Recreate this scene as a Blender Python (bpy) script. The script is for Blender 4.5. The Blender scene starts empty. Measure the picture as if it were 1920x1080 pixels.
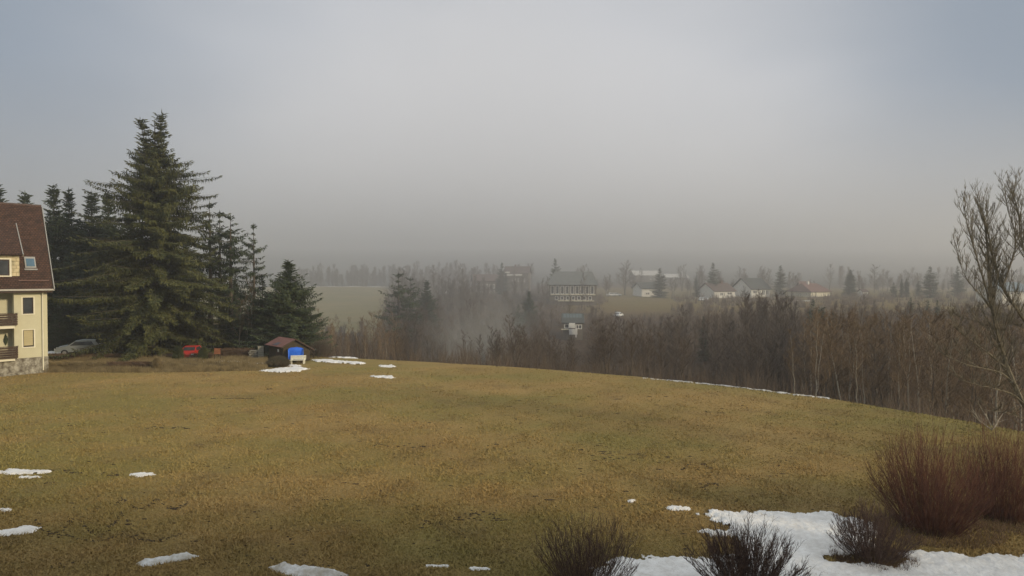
import bpy, math, random
import numpy as np
from mathutils import Vector, Matrix, noise as mnoise
R = math.radians
sc = bpy.context.scene
COL = sc.collection

# ------------------------------------------------------------------ camera
F = 1144.0; HC = 8.0; HY = 520.0         # focal length in photo pixels, camera height, horizon row
cd = bpy.data.cameras.new("camera"); cam = bpy.data.objects.new("camera", cd); COL.objects.link(cam)
cd.sensor_width = 36; cd.lens = F/1920*36; cd.clip_end = 5000; cd.clip_start = .1
cam.location = (0, 0, HC); cam.rotation_euler = (R(90)-math.atan(20/F), 0, 0)
sc.camera = cam
# ------------------------------------------------------------------ world, sun, exposure
SUN_EL, SUN_AZ = R(19), R(60)            # azimuth: from straight behind the camera towards its right
to_sun = Vector((math.sin(SUN_AZ)*math.cos(SUN_EL), -math.cos(SUN_AZ)*math.cos(SUN_EL), math.sin(SUN_EL)))
w = bpy.data.worlds.new("World"); sc.world = w; w.use_nodes = True
nt = w.node_tree; N = nt.nodes; L = nt.links; N.clear()
out = N.new('ShaderNodeOutputWorld'); sky = N.new('ShaderNodeTexSky'); sky.sky_type = 'NISHITA'; sky.sun_disc = False
sky.sun_elevation = SUN_EL; sky.sun_rotation = math.atan2(to_sun.x, to_sun.y)
b1 = N.new('ShaderNodeBackground'); b1.inputs[1].default_value = .09; L.new(sky.outputs[0], b1.inputs[0])
tc = N.new('ShaderNodeTexCoord'); nz = N.new('ShaderNodeTexNoise'); nz.inputs['Scale'].default_value = 1.3; nz.inputs['Detail'].default_value = 3
mp = N.new('ShaderNodeMapping'); mp.inputs['Scale'].default_value = (1, 1, 2.2); L.new(tc.outputs['Generated'], mp.inputs[0]); L.new(mp.outputs[0], nz.inputs[0])
# thin high fog: brightest low ahead, thinner and bluer away from there
dp = N.new('ShaderNodeVectorMath'); dp.operation = 'DOT_PRODUCT'; L.new(tc.outputs['Generated'], dp.inputs[0]); dp.inputs[1].default_value = Vector((-.02, .985, .14)).normalized()
na = N.new('ShaderNodeMath'); na.operation = 'MULTIPLY_ADD'; L.new(nz.outputs['Fac'], na.inputs[0]); na.inputs[1].default_value = .30; L.new(dp.outputs['Value'], na.inputs[2])
cm = N.new('ShaderNodeMapRange'); cm.interpolation_type = 'SMOOTHSTEP'; L.new(na.outputs[0], cm.inputs[0]); cm.inputs[1].default_value = .90; cm.inputs[2].default_value = 1.19
cr = N.new('ShaderNodeValToRGB'); L.new(cm.outputs[0], cr.inputs[0])
cr.color_ramp.elements[0].position = 0; cr.color_ramp.elements[0].color = (.29, .345, .42, 1)
cr.color_ramp.elements[1].position = 1; cr.color_ramp.elements[1].color = (.68, .68, .695, 1)
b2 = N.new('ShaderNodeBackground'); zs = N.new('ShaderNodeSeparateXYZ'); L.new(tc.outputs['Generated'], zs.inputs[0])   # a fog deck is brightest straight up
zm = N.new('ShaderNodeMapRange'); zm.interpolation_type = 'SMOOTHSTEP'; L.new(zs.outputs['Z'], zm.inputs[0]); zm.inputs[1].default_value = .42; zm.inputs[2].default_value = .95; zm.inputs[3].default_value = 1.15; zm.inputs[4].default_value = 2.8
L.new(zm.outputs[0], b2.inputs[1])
zf = N.new('ShaderNodeMapRange'); L.new(zs.outputs['Z'], zf.inputs[0]); zf.inputs[1].default_value = .45; zf.inputs[2].default_value = .7
zc = N.new('ShaderNodeMix'); zc.data_type = 'RGBA'; L.new(zf.outputs[0], zc.inputs[0]); L.new(cr.outputs[0], zc.inputs[6]); zc.inputs[7].default_value = (.365, .385, .40, 1); L.new(zc.outputs[2], b2.inputs[0])
# thinning cloud overhead: more blue sky shows the higher one looks
sp = N.new('ShaderNodeSeparateXYZ'); L.new(tc.outputs['Generated'], sp.inputs[0])
ad = N.new('ShaderNodeMath'); ad.operation = 'MULTIPLY_ADD'; L.new(sp.outputs['X'], ad.inputs[0]); ad.inputs[1].default_value = .35; L.new(sp.outputs['Z'], ad.inputs[2])
ad2 = N.new('ShaderNodeMath'); ad2.operation = 'MULTIPLY_ADD'; L.new(nz.outputs['Fac'], ad2.inputs[0]); ad2.inputs[1].default_value = .5; L.new(ad.outputs[0], ad2.inputs[2])
mr = N.new('ShaderNodeMapRange'); L.new(ad2.outputs[0], mr.inputs[0]); mr.inputs[1].default_value = .42; mr.inputs[2].default_value = 1.0; mr.inputs[3].default_value = 0; mr.inputs[4].default_value = .12
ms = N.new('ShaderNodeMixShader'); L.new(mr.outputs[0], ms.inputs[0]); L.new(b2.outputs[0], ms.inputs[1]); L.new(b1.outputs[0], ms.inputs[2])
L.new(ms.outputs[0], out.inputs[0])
sl = bpy.data.lights.new("sun", 'SUN'); so = bpy.data.objects.new("sun", sl); COL.objects.link(so)
sl.energy = 3.7; sl.angle = R(6); sl.color = (1, .83, .58)
so.rotation_euler = to_sun.to_track_quat('Z', 'Y').to_euler()
sc.view_settings.view_transform = 'Standard'; sc.view_settings.look = 'None'; sc.view_settings.gamma = 1
sc.view_settings.use_curve_mapping = False; sc.view_settings.exposure = -0.2
HAZE = 0.0009; FOG = 0.0034
sc.render.engine = 'CYCLES'
cy = sc.cycles; cy.use_denoising = True; cy.max_bounces = 6; cy.diffuse_bounces = 2; cy.glossy_bounces = 2
cy.volume_bounces = 2; cy.transparent_max_bounces = 6; cy.sample_clamp_indirect = 3

# ------------------------------------------------------------------ materials
MATS = {}
def mat(name, c, rough=.85, c2=None, scale=3.0, bump=0.0, bscale=20.0, spec=.3, stretch=(1,1,1), metal=0, rnd=0.0):
    if name in MATS: return MATS[name]
    m = bpy.data.materials.new(name); m.use_nodes = True; t = m.node_tree; n = t.nodes; l = t.links
    b = n['Principled BSDF']; b.inputs['Roughness'].default_value = rough; b.inputs['Metallic'].default_value = metal
    b.inputs['Specular IOR Level'].default_value = spec
    b.inputs['Base Color'].default_value = (*c, 1)
    tx = n.new('ShaderNodeTexCoord'); mpn = n.new('ShaderNodeMapping'); mpn.inputs['Scale'].default_value = stretch; l.new(tx.outputs['Object'], mpn.inputs[0])
    src = None
    if c2 is not None:
        z = n.new('ShaderNodeTexNoise'); z.inputs['Scale'].default_value = scale; z.inputs['Detail'].default_value = 5; z.inputs['Roughness'].default_value = .65
        l.new(mpn.outputs[0], z.inputs[0])
        r = n.new('ShaderNodeValToRGB'); r.color_ramp.elements[0].position = .35; r.color_ramp.elements[1].position = .65
        r.color_ramp.elements[0].color = (*c, 1); r.color_ramp.elements[1].color = (*c2, 1)
        l.new(z.outputs['Fac'], r.inputs[0]); src = r.outputs[0]; l.new(src, b.inputs['Base Color'])
    if rnd and src:
        oi = n.new('ShaderNodeObjectInfo'); hs = n.new('ShaderNodeHueSaturation')
        ma = n.new('ShaderNodeMath'); ma.operation = 'MULTIPLY_ADD'; l.new(oi.outputs['Random'], ma.inputs[0]); ma.inputs[1].default_value = rnd; ma.inputs[2].default_value = 1-rnd/2
        l.new(ma.outputs[0], hs.inputs['Value']); l.new(src, hs.inputs['Color']); l.new(hs.outputs[0], b.inputs['Base Color'])
    if bump:
        z = n.new('ShaderNodeTexNoise'); z.inputs['Scale'].default_value = bscale; z.inputs['Detail'].default_value = 4; l.new(mpn.outputs[0], z.inputs[0])
        bn = n.new('ShaderNodeBump'); bn.inputs['Strength'].default_value = bump; bn.inputs['Distance'].default_value = .05
        l.new(z.outputs['Fac'], bn.inputs['Height']); l.new(bn.outputs[0], b.inputs['Normal'])
    MATS[name] = m; return m

def brickmat(name, c1, c2, mortar, bw, bh, ms=.02, scale=1.0):
    m = bpy.data.materials.new(name); m.use_nodes = True; t = m.node_tree; n = t.nodes; l = t.links
    b = n['Principled BSDF']; b.inputs['Roughness'].default_value = .9; b.inputs['Specular IOR Level'].default_value = .2
    uv = n.new('ShaderNodeUVMap'); br = n.new('ShaderNodeTexBrick'); br.inputs['Scale'].default_value = scale
    br.inputs['Color1'].default_value = (*c1, 1); br.inputs['Color2'].default_value = (*c2, 1); br.inputs['Mortar'].default_value = (*mortar, 1)
    br.inputs['Mortar Size'].default_value = ms; br.inputs['Brick Width'].default_value = bw; br.inputs['Row Height'].default_value = bh; br.inputs['Bias'].default_value = -.1
    l.new(uv.outputs[0], br.inputs[0])
    z = n.new('ShaderNodeTexNoise'); z.inputs['Scale'].default_value = 2.5; z.inputs['Detail'].default_value = 5
    tx = n.new('ShaderNodeTexCoord'); l.new(tx.outputs['Object'], z.inputs[0])
    mx = n.new('ShaderNodeMix'); mx.data_type = 'RGBA'; mx.blend_type = 'MULTIPLY'; mx.inputs[0].default_value = .8
    r = n.new('ShaderNodeValToRGB'); r.color_ramp.elements[0].position = .3; r.color_ramp.elements[1].position = .7
    r.color_ramp.elements[0].color = (.45, .42, .4, 1); r.color_ramp.elements[1].color = (1.25, 1.1, 1, 1); l.new(z.outputs['Fac'], r.inputs[0])
    l.new(br.outputs['Color'], mx.inputs[6]); l.new(r.outputs[0], mx.inputs[7]); l.new(mx.outputs[2], b.inputs['Base Color'])
    bn = n.new('ShaderNodeBump'); bn.inputs['Strength'].default_value = .8; bn.inputs['Distance'].default_value = .04; bn.invert = True
    l.new(br.outputs['Fac'], bn.inputs['Height']); l.new(bn.outputs[0], b.inputs['Normal'])
    MATS[name] = m; return m

M_needle = mat('spruce_needles', (.030, .040, .012), .75, (.098, .098, .028), 1.1, rnd=.35)
M_needle_dk = mat('dark_spruce_needles', (.024, .038, .018), .8, (.068, .086, .038), 1.3, rnd=.4)
M_bark = mat('bark', (.07, .055, .04), .9, (.13, .11, .085), 4, rnd=.4)
M_barklt = mat('pale_bark', (.26, .23, .18), .85, (.42, .38, .30), 3, rnd=.5, stretch=(1,1,3))
M_barkol = mat('lichen_bark', (.10, .085, .058), .9, (.235, .205, .145), 5)
M_twig = mat('brown_twigs', (.075, .057, .044), .9, (.135, .105, .078), 1, rnd=.5)
M_twigred = mat('russet_twigs', (.14, .095, .055), .9, (.25, .175, .098), 1, rnd=.5)
M_twigtree = mat('grey_brown_twigs', (.05, .038, .028), .9, (.12, .095, .06), 2)
M_snow = mat('snow', (.92, .90, .86), .6, (.72, .69, .64), 3.2, bump=.9, bscale=14, spec=.4)
M_snowdirty = mat('dirty_snow', (.72, .72, .70), .7, (.42, .38, .31), 3.0, bump=.6, bscale=10)
M_yellow = mat('cream_render', (.55, .52, .36), .9, (.60, .57, .40), 1.2, bump=.15, bscale=40)
M_cream = mat('cream_trim', (.72, .68, .52), .8, (.78, .74, .58), 2)
M_white = mat('white_paint', (.78, .77, .72), .6, (.7, .69, .64), 3)
M_offwhite = mat('off_white_render', (.68, .66, .58), .9, (.6, .58, .5), 1)
M_brownwood = mat('dark_brown_wood', (.05, .032, .022), .8, (.085, .055, .038), 2, stretch=(8,8,1))
M_frame = mat('brown_window_frame', (.035, .022, .018), .6, (.05, .03, .025), 4)
M_glass = mat('window_glass', (.03, .035, .04), .08, (.07, .075, .08), 1.1, spec=.8)
M_glassblue = mat('skylight_glass', (.05, .11, .16), .08, (.07, .14, .2), 1.5, spec=.8)
M_shutter = mat('beige_roller_shutter', (.42, .36, .2), .8, (.5, .43, .25), 1, stretch=(1,1,14))
M_grey = mat('grey_metal', (.32, .31, .28), .5, (.4, .39, .35), 3, metal=.3)
M_chim = mat('brick_chimney', (.16, .09, .07), .9, (.22, .14, .11), 5)
M_rooftile = brickmat('brown_roof_tiles', (.105, .06, .042), (.07, .043, .033), (.03, .022, .018), .22, .19, .02)
M_stone = mat('rubble_stone', (.10, .08, .055), .95, (.42, .40, .33), 2.6, bump=.8, bscale=5)
M_shingle = brickmat('cream_shingles', (.6, .57, .38), (.54, .5, .33), (.38, .35, .22), .4, .3, .02)
M_roofdark = mat('dark_slate_roof', (.05, .055, .05), .8, (.085, .09, .085), 2)
M_roofbrown = mat('brown_far_roof', (.09, .065, .055), .85, (.13, .09, .075), 2)
M_roofred = mat('red_far_roof', (.15, .08, .065), .85, (.19, .11, .09), 2)
M_roofblue = mat('blue_grey_roof', (.11, .15, .17), .7, (.16, .2, .22), 2)
M_shedwall = mat('shed_boards', (.04, .032, .022), .9, (.075, .06, .038), 3, stretch=(10,10,1))
M_shedroof = mat('rusty_red_roof_sheet', (.17, .075, .06), .75, (.24, .12, .1), 1.5, stretch=(3,3,1))
M_slate = mat('slate_sheet', (.07, .075, .095), .6, (.1, .1, .12), 2)
M_blue = mat('blue_tarpaulin', (.015, .11, .62), .45, (.03, .17, .75), 3, bump=.4, bscale=6)
M_bench = mat('white_bench_paint', (.82, .8, .66), .6, (.74, .72, .58), 4)
M_carwhite = mat('white_car_paint', (.7, .72, .73), .3, (.66, .68, .69), 1, spec=.5)
M_carred = mat('red_car_paint', (.5, .03, .02), .3, (.55, .04, .03), 1, spec=.5)
M_carsil = mat('silver_car_paint', (.34, .37, .37), .4, (.4, .43, .43), 1, spec=.5)
M_tyre = mat('tyre_rubber', (.02, .02, .02), .8)
M_rim = mat('wheel_rim', (.4, .4, .4), .4, metal=.6)
M_lamp = mat('headlight_glass', (.7, .7, .66), .15, spec=.7)
M_hedge = mat('dry_hedge', (.10, .062, .035), .9, (.17, .11, .065), 2)
M_hedgeg = mat('grey_green_hedge', (.07, .07, .045), .9, (.14, .11, .07), 2)
M_weed = mat('dry_weeds', (.15, .11, .05), .9, (.36, .28, .14), 1.6)
M_soil = mat('bare_soil', (.035, .024, .015), .95, (.07, .048, .03), 6)
M_panel = mat('weathered_boards', (.24, .23, .18), .9, (.34, .32, .26), 3, stretch=(1,1,6))
M_rustpanel = mat('rust_red_boards', (.3, .11, .05), .85, (.36, .15, .07), 3)
M_log = mat('split_logs', (.38, .36, .30), .9, (.10, .085, .06), 7)
M_solar = mat('solar_panel', (.07, .10, .10), .6, (.10, .13, .13), 1, spec=.7)
M_dogwood = mat('dogwood_stems', (.07, .024, .018), .75, (.19, .085, .05), 5)
M_darkstem = mat('dark_shrub_stems', (.05, .028, .022), .8, (.17, .11, .085), 7)

# ------------------------------------------------------------------ helpers
def smooth(t): t = np.clip(t, 0, 1); return t*t*(3-2*t)
EX = [-1200, -120, -60, -40, -30, -22, -19, -2.9, 10.4, 21, 26, 31, 38, 60, 1200]
EY = [300, 150, 118, 100, 78, 64, 61, 55.5, 49.5, 40.7, 31.6, 22, 8, -25, -900]
def hgt(x, y):
    x = np.asarray(x, float); y = np.asarray(y, float)
    ye = np.interp(x, EX, EY); d = y-ye
    hr = np.interp(y, [95, 130, 170, 200, 260, 350, 450, 600, 700, 1050, 1100], [-10.5, -4.6, .4, 1.7, 3.2, 7, 13, 26, 33, 56, 56])
    hl = np.interp(y, [95, 140, 185, 240, 285, 330, 400, 500, 600, 700, 1050, 1100], [-13, -12, -6.3, -.9, 3.0, 4.0, 7, 14, 26, 33, 56, 56])
    t = smooth((x/np.maximum(y, 1)+.22)/.12)
    hf = hl*(1-t)+hr*t
    dd = np.maximum(d, 0)
    s = smooth((dd+5)/55)-smooth(5/55); s = np.clip(s/(1-smooth(5/55)), 0, 1)
    base = -np.interp(dd, [0, 3, 1000], [0, .0, 0])
    h = base*(1-s)+hf*s
    near = 1-s
    h = h+near*(.10*np.sin(x*.11+y*.07)*np.sin(y*.13+1)+.05*np.sin(x*.31+1.3)*np.sin(y*.27))
    h = h+s*(.5*np.sin(x*.043+2)*np.sin(y*.037))
    return h
def H(x, y): return float(hgt(x, y))
def PX(px, z): return (px-960.0)/F*z            # world x of photo column px at depth z
def ELEV(py, z): return HC-(py-HY)*z/F           # height of photo row py at depth z
def G(px, py):                                   # meadow point below a photo pixel
    z = HC*F/(py-HY); return PX(px, z), z

def tag(o, label=None, cat=None, group=None, kind=None):
    if label: o['label'] = label
    if cat: o['category'] = cat
    if group: o['group'] = group
    if kind: o['kind'] = kind
    return o
def empty(name, loc, rz=0.0, label=None, cat=None, group=None):
    o = bpy.data.objects.new(name, None); COL.objects.link(o); o.location = loc; o.rotation_euler = (0, 0, rz)
    o.empty_display_size = .3
    return tag(o, label, cat, group)

class MB:
    def __init__(s): s.v = []; s.f = []; s.uv = None
    def add(s, vs, fs):
        k = len(s.v); s.v.extend(vs); s.f.extend([tuple(i+k for i in f) for f in fs]); return s
    def box(s, x0, x1, y0, y1, z0, z1):
        return s.add([(x0,y0,z0),(x1,y0,z0),(x1,y1,z0),(x0,y1,z0),(x0,y0,z1),(x1,y0,z1),(x1,y1,z1),(x0,y1,z1)],
                     [(0,3,2,1),(4,5,6,7),(0,1,5,4),(1,2,6,5),(2,3,7,6),(3,0,4,7)])
    def slab(s, pts, t):                         # polygon (4+ points) thickened along its normal by t
        p = [Vector(q) for q in pts]; n = (p[1]-p[0]).cross(p[2]-p[0]).normalized()*t; k = len(p)
        return s.add([tuple(q) for q in p]+[tuple(q+n) for q in p],
                     [tuple(range(k))[::-1], tuple(range(k, 2*k))]+[(i, (i+1) % k, (i+1) % k+k, i+k) for i in range(k)])
    def tube(s, pts, rads, k=4, cap=False):
        n = len(pts); base = len(s.v)
        for i in range(n):
            a = pts[max(i-1, 0)]; b = pts[min(i+1, n-1)]; d = (b-a)
            if d.length < 1e-6: d = Vector((0, 0, 1))
            d.normalize(); u = d.cross(Vector((0, 0, 1)) if abs(d.z) < .9 else Vector((1, 0, 0))).normalized(); v = d.cross(u)
            r = rads[i]
            for j in range(k):
                an = 2*math.pi*j/k; q = pts[i]+u*(math.cos(an)*r)+v*(math.sin(an)*r); s.v.append((q.x, q.y, q.z))
        for i in range(n-1):
            for j in range(k):
                a = base+i*k+j; b = base+i*k+(j+1) % k; s.f.append((a, b, b+k, a+k))
        if cap:
            s.f.append(tuple(base+(n-1)*k+j for j in range(k))); s.f.append(tuple(base+j for j in range(k))[::-1])
        return s
    def mesh(s, name, m, uvm=None, smooth_=False):
        me = bpy.data.meshes.new(name); me.from_pydata([tuple(a) for a in s.v], [], s.f); me.materials.append(m)
        if uvm:
            l = me.uv_layers.new(name='UVMap'); V = me.vertices
            for p in me.polygons:
                nrm = p.normal
                for li in p.loop_indices:
                    c = V[me.loops[li].vertex_index].co
                    if abs(nrm.x) > .75: l.data[li].uv = (c.y, c.z)
                    elif abs(nrm.z) > .95: l.data[li].uv = (c.x, c.y)
                    else: l.data[li].uv = (c.x, c.z*(1.0 if abs(nrm.z) < .2 else 1.2))
        if smooth_: me.polygons.foreach_set('use_smooth', [True]*len(me.polygons))
        me.update(); return me
    def build(s, name, m, parent=None, loc=None, uvm=None, smooth_=False):
        o = bpy.data.objects.new(name, s.mesh(name, m, uvm, smooth_)); COL.objects.link(o)
        if parent: o.parent = parent
        if loc: o.location = loc
        return o
def mk(name, me, parent=None, loc=None):
    o = bpy.data.objects.new(name, me); COL.objects.link(o)
    if parent: o.parent = parent
    if loc: o.location = loc
    return o
def npmesh(name, verts, faces_n, m, k=3):
    me = bpy.data.meshes.new(name); nv = len(verts); nf = nv//k
    me.vertices.add(nv); me.vertices.foreach_set('co', np.asarray(verts, 'f').ravel())
    me.loops.add(nv); me.loops.foreach_set('vertex_index', np.arange(nv, dtype='i'))
    me.polygons.add(nf); me.polygons.foreach_set('loop_start', np.arange(nf, dtype='i')*k)
    me.polygons.foreach_set('loop_total', np.full(nf, k, 'i')); me.materials.append(m); me.update(calc_edges=True); return me
def copy_tree(o, parent=None):
    c = o.copy(); COL.objects.link(c)
    if parent: c.parent = parent
    for ch in list(o.children): copy_tree(ch, c)
    return c

# ------------------------------------------------------------------ ground
def spaced(lo, a, b, hi, fine, grow=1.09):
    v = list(np.arange(a, b, fine)); s = fine; x = b
    while x < hi: v.append(x); s *= grow; x += s
    v.append(hi); s = fine; x = a-fine
    while x > lo: v.insert(0, x); s *= grow; x -= s
    v.insert(0, lo); return np.array(v)
gx = spaced(-1080, -48, 48, 1080, .8); gy = spaced(-220, 8, 100, 1080, .8)
X, Y = np.meshgrid(gx, gy); Z = hgt(X, Y)
nx, ny = len(gx), len(gy)
vid = np.arange(nx*ny).reshape(ny, nx)
faces = np.stack([vid[:-1, :-1], vid[:-1, 1:], vid[1:, 1:], vid[1:, :-1]], -1).reshape(-1, 4)
me = bpy.data.meshes.new('ground'); me.from_pydata(np.stack([X, Y, Z], -1).reshape(-1, 3).tolist(), [], faces.tolist())
me.polygons.foreach_set('use_smooth', [True]*len(me.polygons))
ye = np.interp(X, EX, EY); d = Y-ye
wood = smooth((d-.6)/1.6)
ratio = X/np.maximum(Y, 1)
far_left = smooth((Y-150)/25)*(1-smooth((ratio+.225)/.03))*smooth((292-Y)/6)
garden = smooth((Y-150)/15)*smooth((275-Y)/20)*smooth((ratio-.07)/.05)
fwood = smooth((Y-280)/30)*(1-far_left)
verge = smooth((Y-51.2)/.8)*(1-smooth((X+24)/5))*(1-wood)
att = me.color_attributes.new('zones', 'FLOAT_COLOR', 'POINT')
field = np.clip(far_left+garden*.3, 0, 1)
cols = np.stack([np.clip(wood*(1-field), 0, 1), field, verge, np.clip(fwood, 0, 1)], -1).reshape(-1, 4).astype('f')
att.data.foreach_set('color', cols.ravel())
gm = bpy.data.materials.new('winter_grassland'); gm.use_nodes = True
def ground_nodes(m, blades=False):
    t = m.node_tree; n = t.nodes; l = t.links; b = n['Principled BSDF']; b.inputs['Roughness'].default_value = .95; b.inputs['Specular IOR Level'].default_value = .1
    g = n.new('ShaderNodeNewGeometry'); pos = g.outputs['Position']
    def nz(scale, det=5, rough=.6, st=(1,1,1)):
        mp = n.new('ShaderNodeMapping'); mp.inputs['Scale'].default_value = st; l.new(pos, mp.inputs[0])
        z = n.new('ShaderNodeTexNoise'); z.inputs['Scale'].default_value = scale; z.inputs['Detail'].default_value = det; z.inputs['Roughness'].default_value = rough
        l.new(mp.outputs[0], z.inputs[0]); return z.outputs['Fac']
    def ramp(f, a, c1, bq, c2):
        r = n.new('ShaderNodeValToRGB'); r.color_ramp.elements[0].position = a; r.color_ramp.elements[1].position = bq
        r.color_ramp.elements[0].color = (*c1, 1); r.color_ramp.elements[1].color = (*c2, 1); l.new(f, r.inputs[0]); return r.outputs[0]
    def mix(f, a, c, mode='MIX'):
        x = n.new('ShaderNodeMix'); x.data_type = 'RGBA'; x.blend_type = mode
        if isinstance(f, float): x.inputs[0].default_value = f
        else: l.new(f, x.inputs[0])
        for i, q in ((6, a), (7, c)):
            if isinstance(q, tuple): x.inputs[i].default_value = (*q, 1)
            else: l.new(q, x.inputs[i])
        return x.outputs[2]
    k = 1.62 if not blades else 1.76
    straw = ramp(nz(.11, 6, .6), .35, (.202*k, .138*k, .053*k), .65, (.25*k, .178*k, .073*k))
    olive = (.172*k, .142*k, .050*k)
    c = mix(ramp(nz(.06, 5, .65, (1, 1.6, 1)), .42, (0,0,0), .60, (1,1,1)), straw, olive)
    c = mix(ramp(nz(.35, 6, .7), .52, (0,0,0), .70, (.6,.6,.6)), c, (.135*k, .095*k, .045*k))
    c = mix(ramp(nz(.9, 6, .75), .62, (0,0,0), .72, (.5,.5,.5)), c, (.26*k, .205*k, .10*k))
    c = mix(.75 if not blades else .5, c, ramp(nz(9 if not blades else 14, 4, .8), .3, (.55,.53,.5), .72, (1.3,1.28,1.22)), 'MULTIPLY')
    mud = ramp(nz(1.5, 7, .75, (1, 2.6, 1)), .635, (0,0,0), .69, (.8,.8,.8))
    c = mix(mud, c, (.05, .034, .02))
    if not blades:
        at = n.new('ShaderNodeAttribute'); at.attribute_name = 'zones'; se = n.new('ShaderNodeSeparateColor'); l.new(at.outputs['Color'], se.inputs[0])
        leaf = ramp(nz(1.2, 6, .8), .4, (.055, .036, .022), .65, (.11, .075, .045))
        c = mix(se.outputs[0], c, leaf)
        fld = ramp(nz(.05, 5, .7, (1, 3, 1)), .35, (.17, .155, .05), .65, (.26, .205, .085))
        c = mix(se.outputs[1], c, fld)
        vg = ramp(nz(1.1, 6, .8), .4, (.06, .045, .022), .65, (.15, .11, .05))
        c = mix(se.outputs[2], c, vg)
        fw = ramp(nz(.06, 5, .7), .4, (.03, .04, .028), .6, (.06, .055, .04)); c = mix(at.outputs['Alpha'], c, fw)
        bn = n.new('ShaderNodeBump'); bn.inputs['Strength'].default_value = 1; bn.inputs['Distance'].default_value = .12
        l.new(nz(6, 6, .8), bn.inputs['Height']); l.new(bn.outputs[0], b.inputs['Normal'])
    l.new(c, b.inputs['Base Color'])
ground_nodes(gm); me.materials.append(gm)
go = mk('ground', me); tag(go, kind='structure')

# grass tufts
rng = np.random.default_rng(4)
def grass(n, z0, z1, hmin, hmax, name, material, pxr=(-60, 1990), power=1.0):
    u = rng.random(n); z = 1/((1/z1**power)+(1/z0**power-1/z1**power)*u) if power == 1 else (z0+(z1-z0)*u)
    px = rng.uniform(*pxr, n); x = (px-960)/F*z; y = z
    keep = y < np.interp(x, EX, EY)+.3; x = x[keep]; y = y[keep]; n = len(x)
    s = (y/30)**.5
    a = rng.uniform(0, 2*np.pi, n); wd = rng.uniform(.012, .03, n)*s*1.3; h = rng.uniform(hmin, hmax, n)*(.6+.8*(np.sin(x*1.7)*np.sin(y*1.3)*.5+.5))
    lx = rng.normal(0, .8, n)*h; ly = rng.normal(0, .8, n)*h; z0_ = hgt(x, y)-.01
    v = np.empty((n, 3, 3)); c, sn = np.cos(a)*wd, np.sin(a)*wd
    v[:, 0] = np.stack([x-c, y-sn, z0_], -1); v[:, 1] = np.stack([x+c, y+sn, z0_], -1); v[:, 2] = np.stack([x+lx, y+ly, z0_+h], -1)
    return npmesh(name, v.reshape(-1, 3), n, material)
gb = bpy.data.materials.new('dead_grass_blades'); gb.use_nodes = True; ground_nodes(gb, True)
tag(mk('grass', grass(420000, 14, 54, .03, .085, 'grass', gb)), 'short dead brown grass covering the meadow', 'grass', kind='stuff')

# ------------------------------------------------------------------ snow patches
def poly_sd(px, py, poly):
    P = np.asarray(poly); n = len(P); best = np.full(px.shape, 1e9); inside = np.zeros(px.shape, bool)
    for i in range(n):
        a = P[i]; b = P[(i+1) % n]; e = b-a; wx = px-a[0]; wy = py-a[1]
        t = np.clip((wx*e[0]+wy*e[1])/(e@e+1e-12), 0, 1); best = np.minimum(best, np.hypot(wx-e[0]*t, wy-e[1]*t))
        c = ((a[1] > py) != (b[1] > py)) & (px < (b[0]-a[0])*(py-a[1])/((b[1]-a[1])+1e-12)+a[0]); inside ^= c
    return np.where(inside, best, -best)
SEED = [0]
def snow(poly, label, thick=.05, cell=.08, rag=.12, m=None, group='melting snow patches on the meadow'):
    P = np.array([G(*p) for p in poly]); SEED[0] += 1; sd0 = SEED[0]*7.3
    x0, y0 = P.min(0)-.3; x1, y1 = P.max(0)+.3
    xs = np.arange(x0, x1, cell); ys = np.arange(y0, y1, cell); XX, YY = np.meshgrid(xs, ys)
    sd = poly_sd(XX, YY, P)
    nzv = np.array([mnoise.fractal(Vector((a*1.6, b*1.6, sd0)), .6, 2.1, 5) for a, b in zip(XX.ravel(), YY.ravel())]).reshape(XX.shape)
    nz2 = np.array([mnoise.fractal(Vector((a*7, b*7, sd0+5)), .5, 2, 3) for a, b in zip(XX.ravel(), YY.ravel())]).reshape(XX.shape)
    sd = sd+nzv*rag+nz2*min(.11, rag*.8)
    zz = hgt(XX, YY)+np.where(sd > 0, .012+thick*(1-np.exp(-sd/(thick*1.6)))*(1+.35*nzv+.35*nz2), np.maximum(sd*.6, -.06))+.012
    keep = sd > -cell*1.3; idx = -np.ones(XX.shape, int); idx[keep] = np.arange(keep.sum())
    f = np.stack([idx[:-1, :-1], idx[:-1, 1:], idx[1:, 1:], idx[1:, :-1]], -1).reshape(-1, 4); f = f[(f >= 0).all(1)]
    if len(f) == 0: return
    c0 = Vector((float(P[:, 0].mean()), float(P[:, 1].mean()), 0))
    me = bpy.data.meshes.new('snow_patch'); me.from_pydata([(a-c0.x, b-c0.y, c) for a, b, c in zip(XX[keep], YY[keep], zz[keep])], [], f.tolist())
    me.polygons.foreach_set('use_smooth', [True]*len(me.polygons)); me.materials.append(m or M_snow)
    o = mk('snow_patch', me, loc=c0); tag(o, label, 'snow patch', group)
er = random.Random(12)
def ell(x0, x1, y0, y1, k=22):
    cx, cy_, a, b = (x0+x1)/2, (y0+y1)/2, (x1-x0)/2, (y1-y0)/2
    j = [er.uniform(.45, 1.15) for i in range(k)]; sl = er.uniform(-.35, .35)
    return [(cx+a*(.75+.3*j[i])*math.cos(2*math.pi*i/k), cy_+b*j[i]*math.sin(2*math.pi*i/k)+b*sl*math.cos(2*math.pi*i/k)) for i in range(k)]
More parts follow.
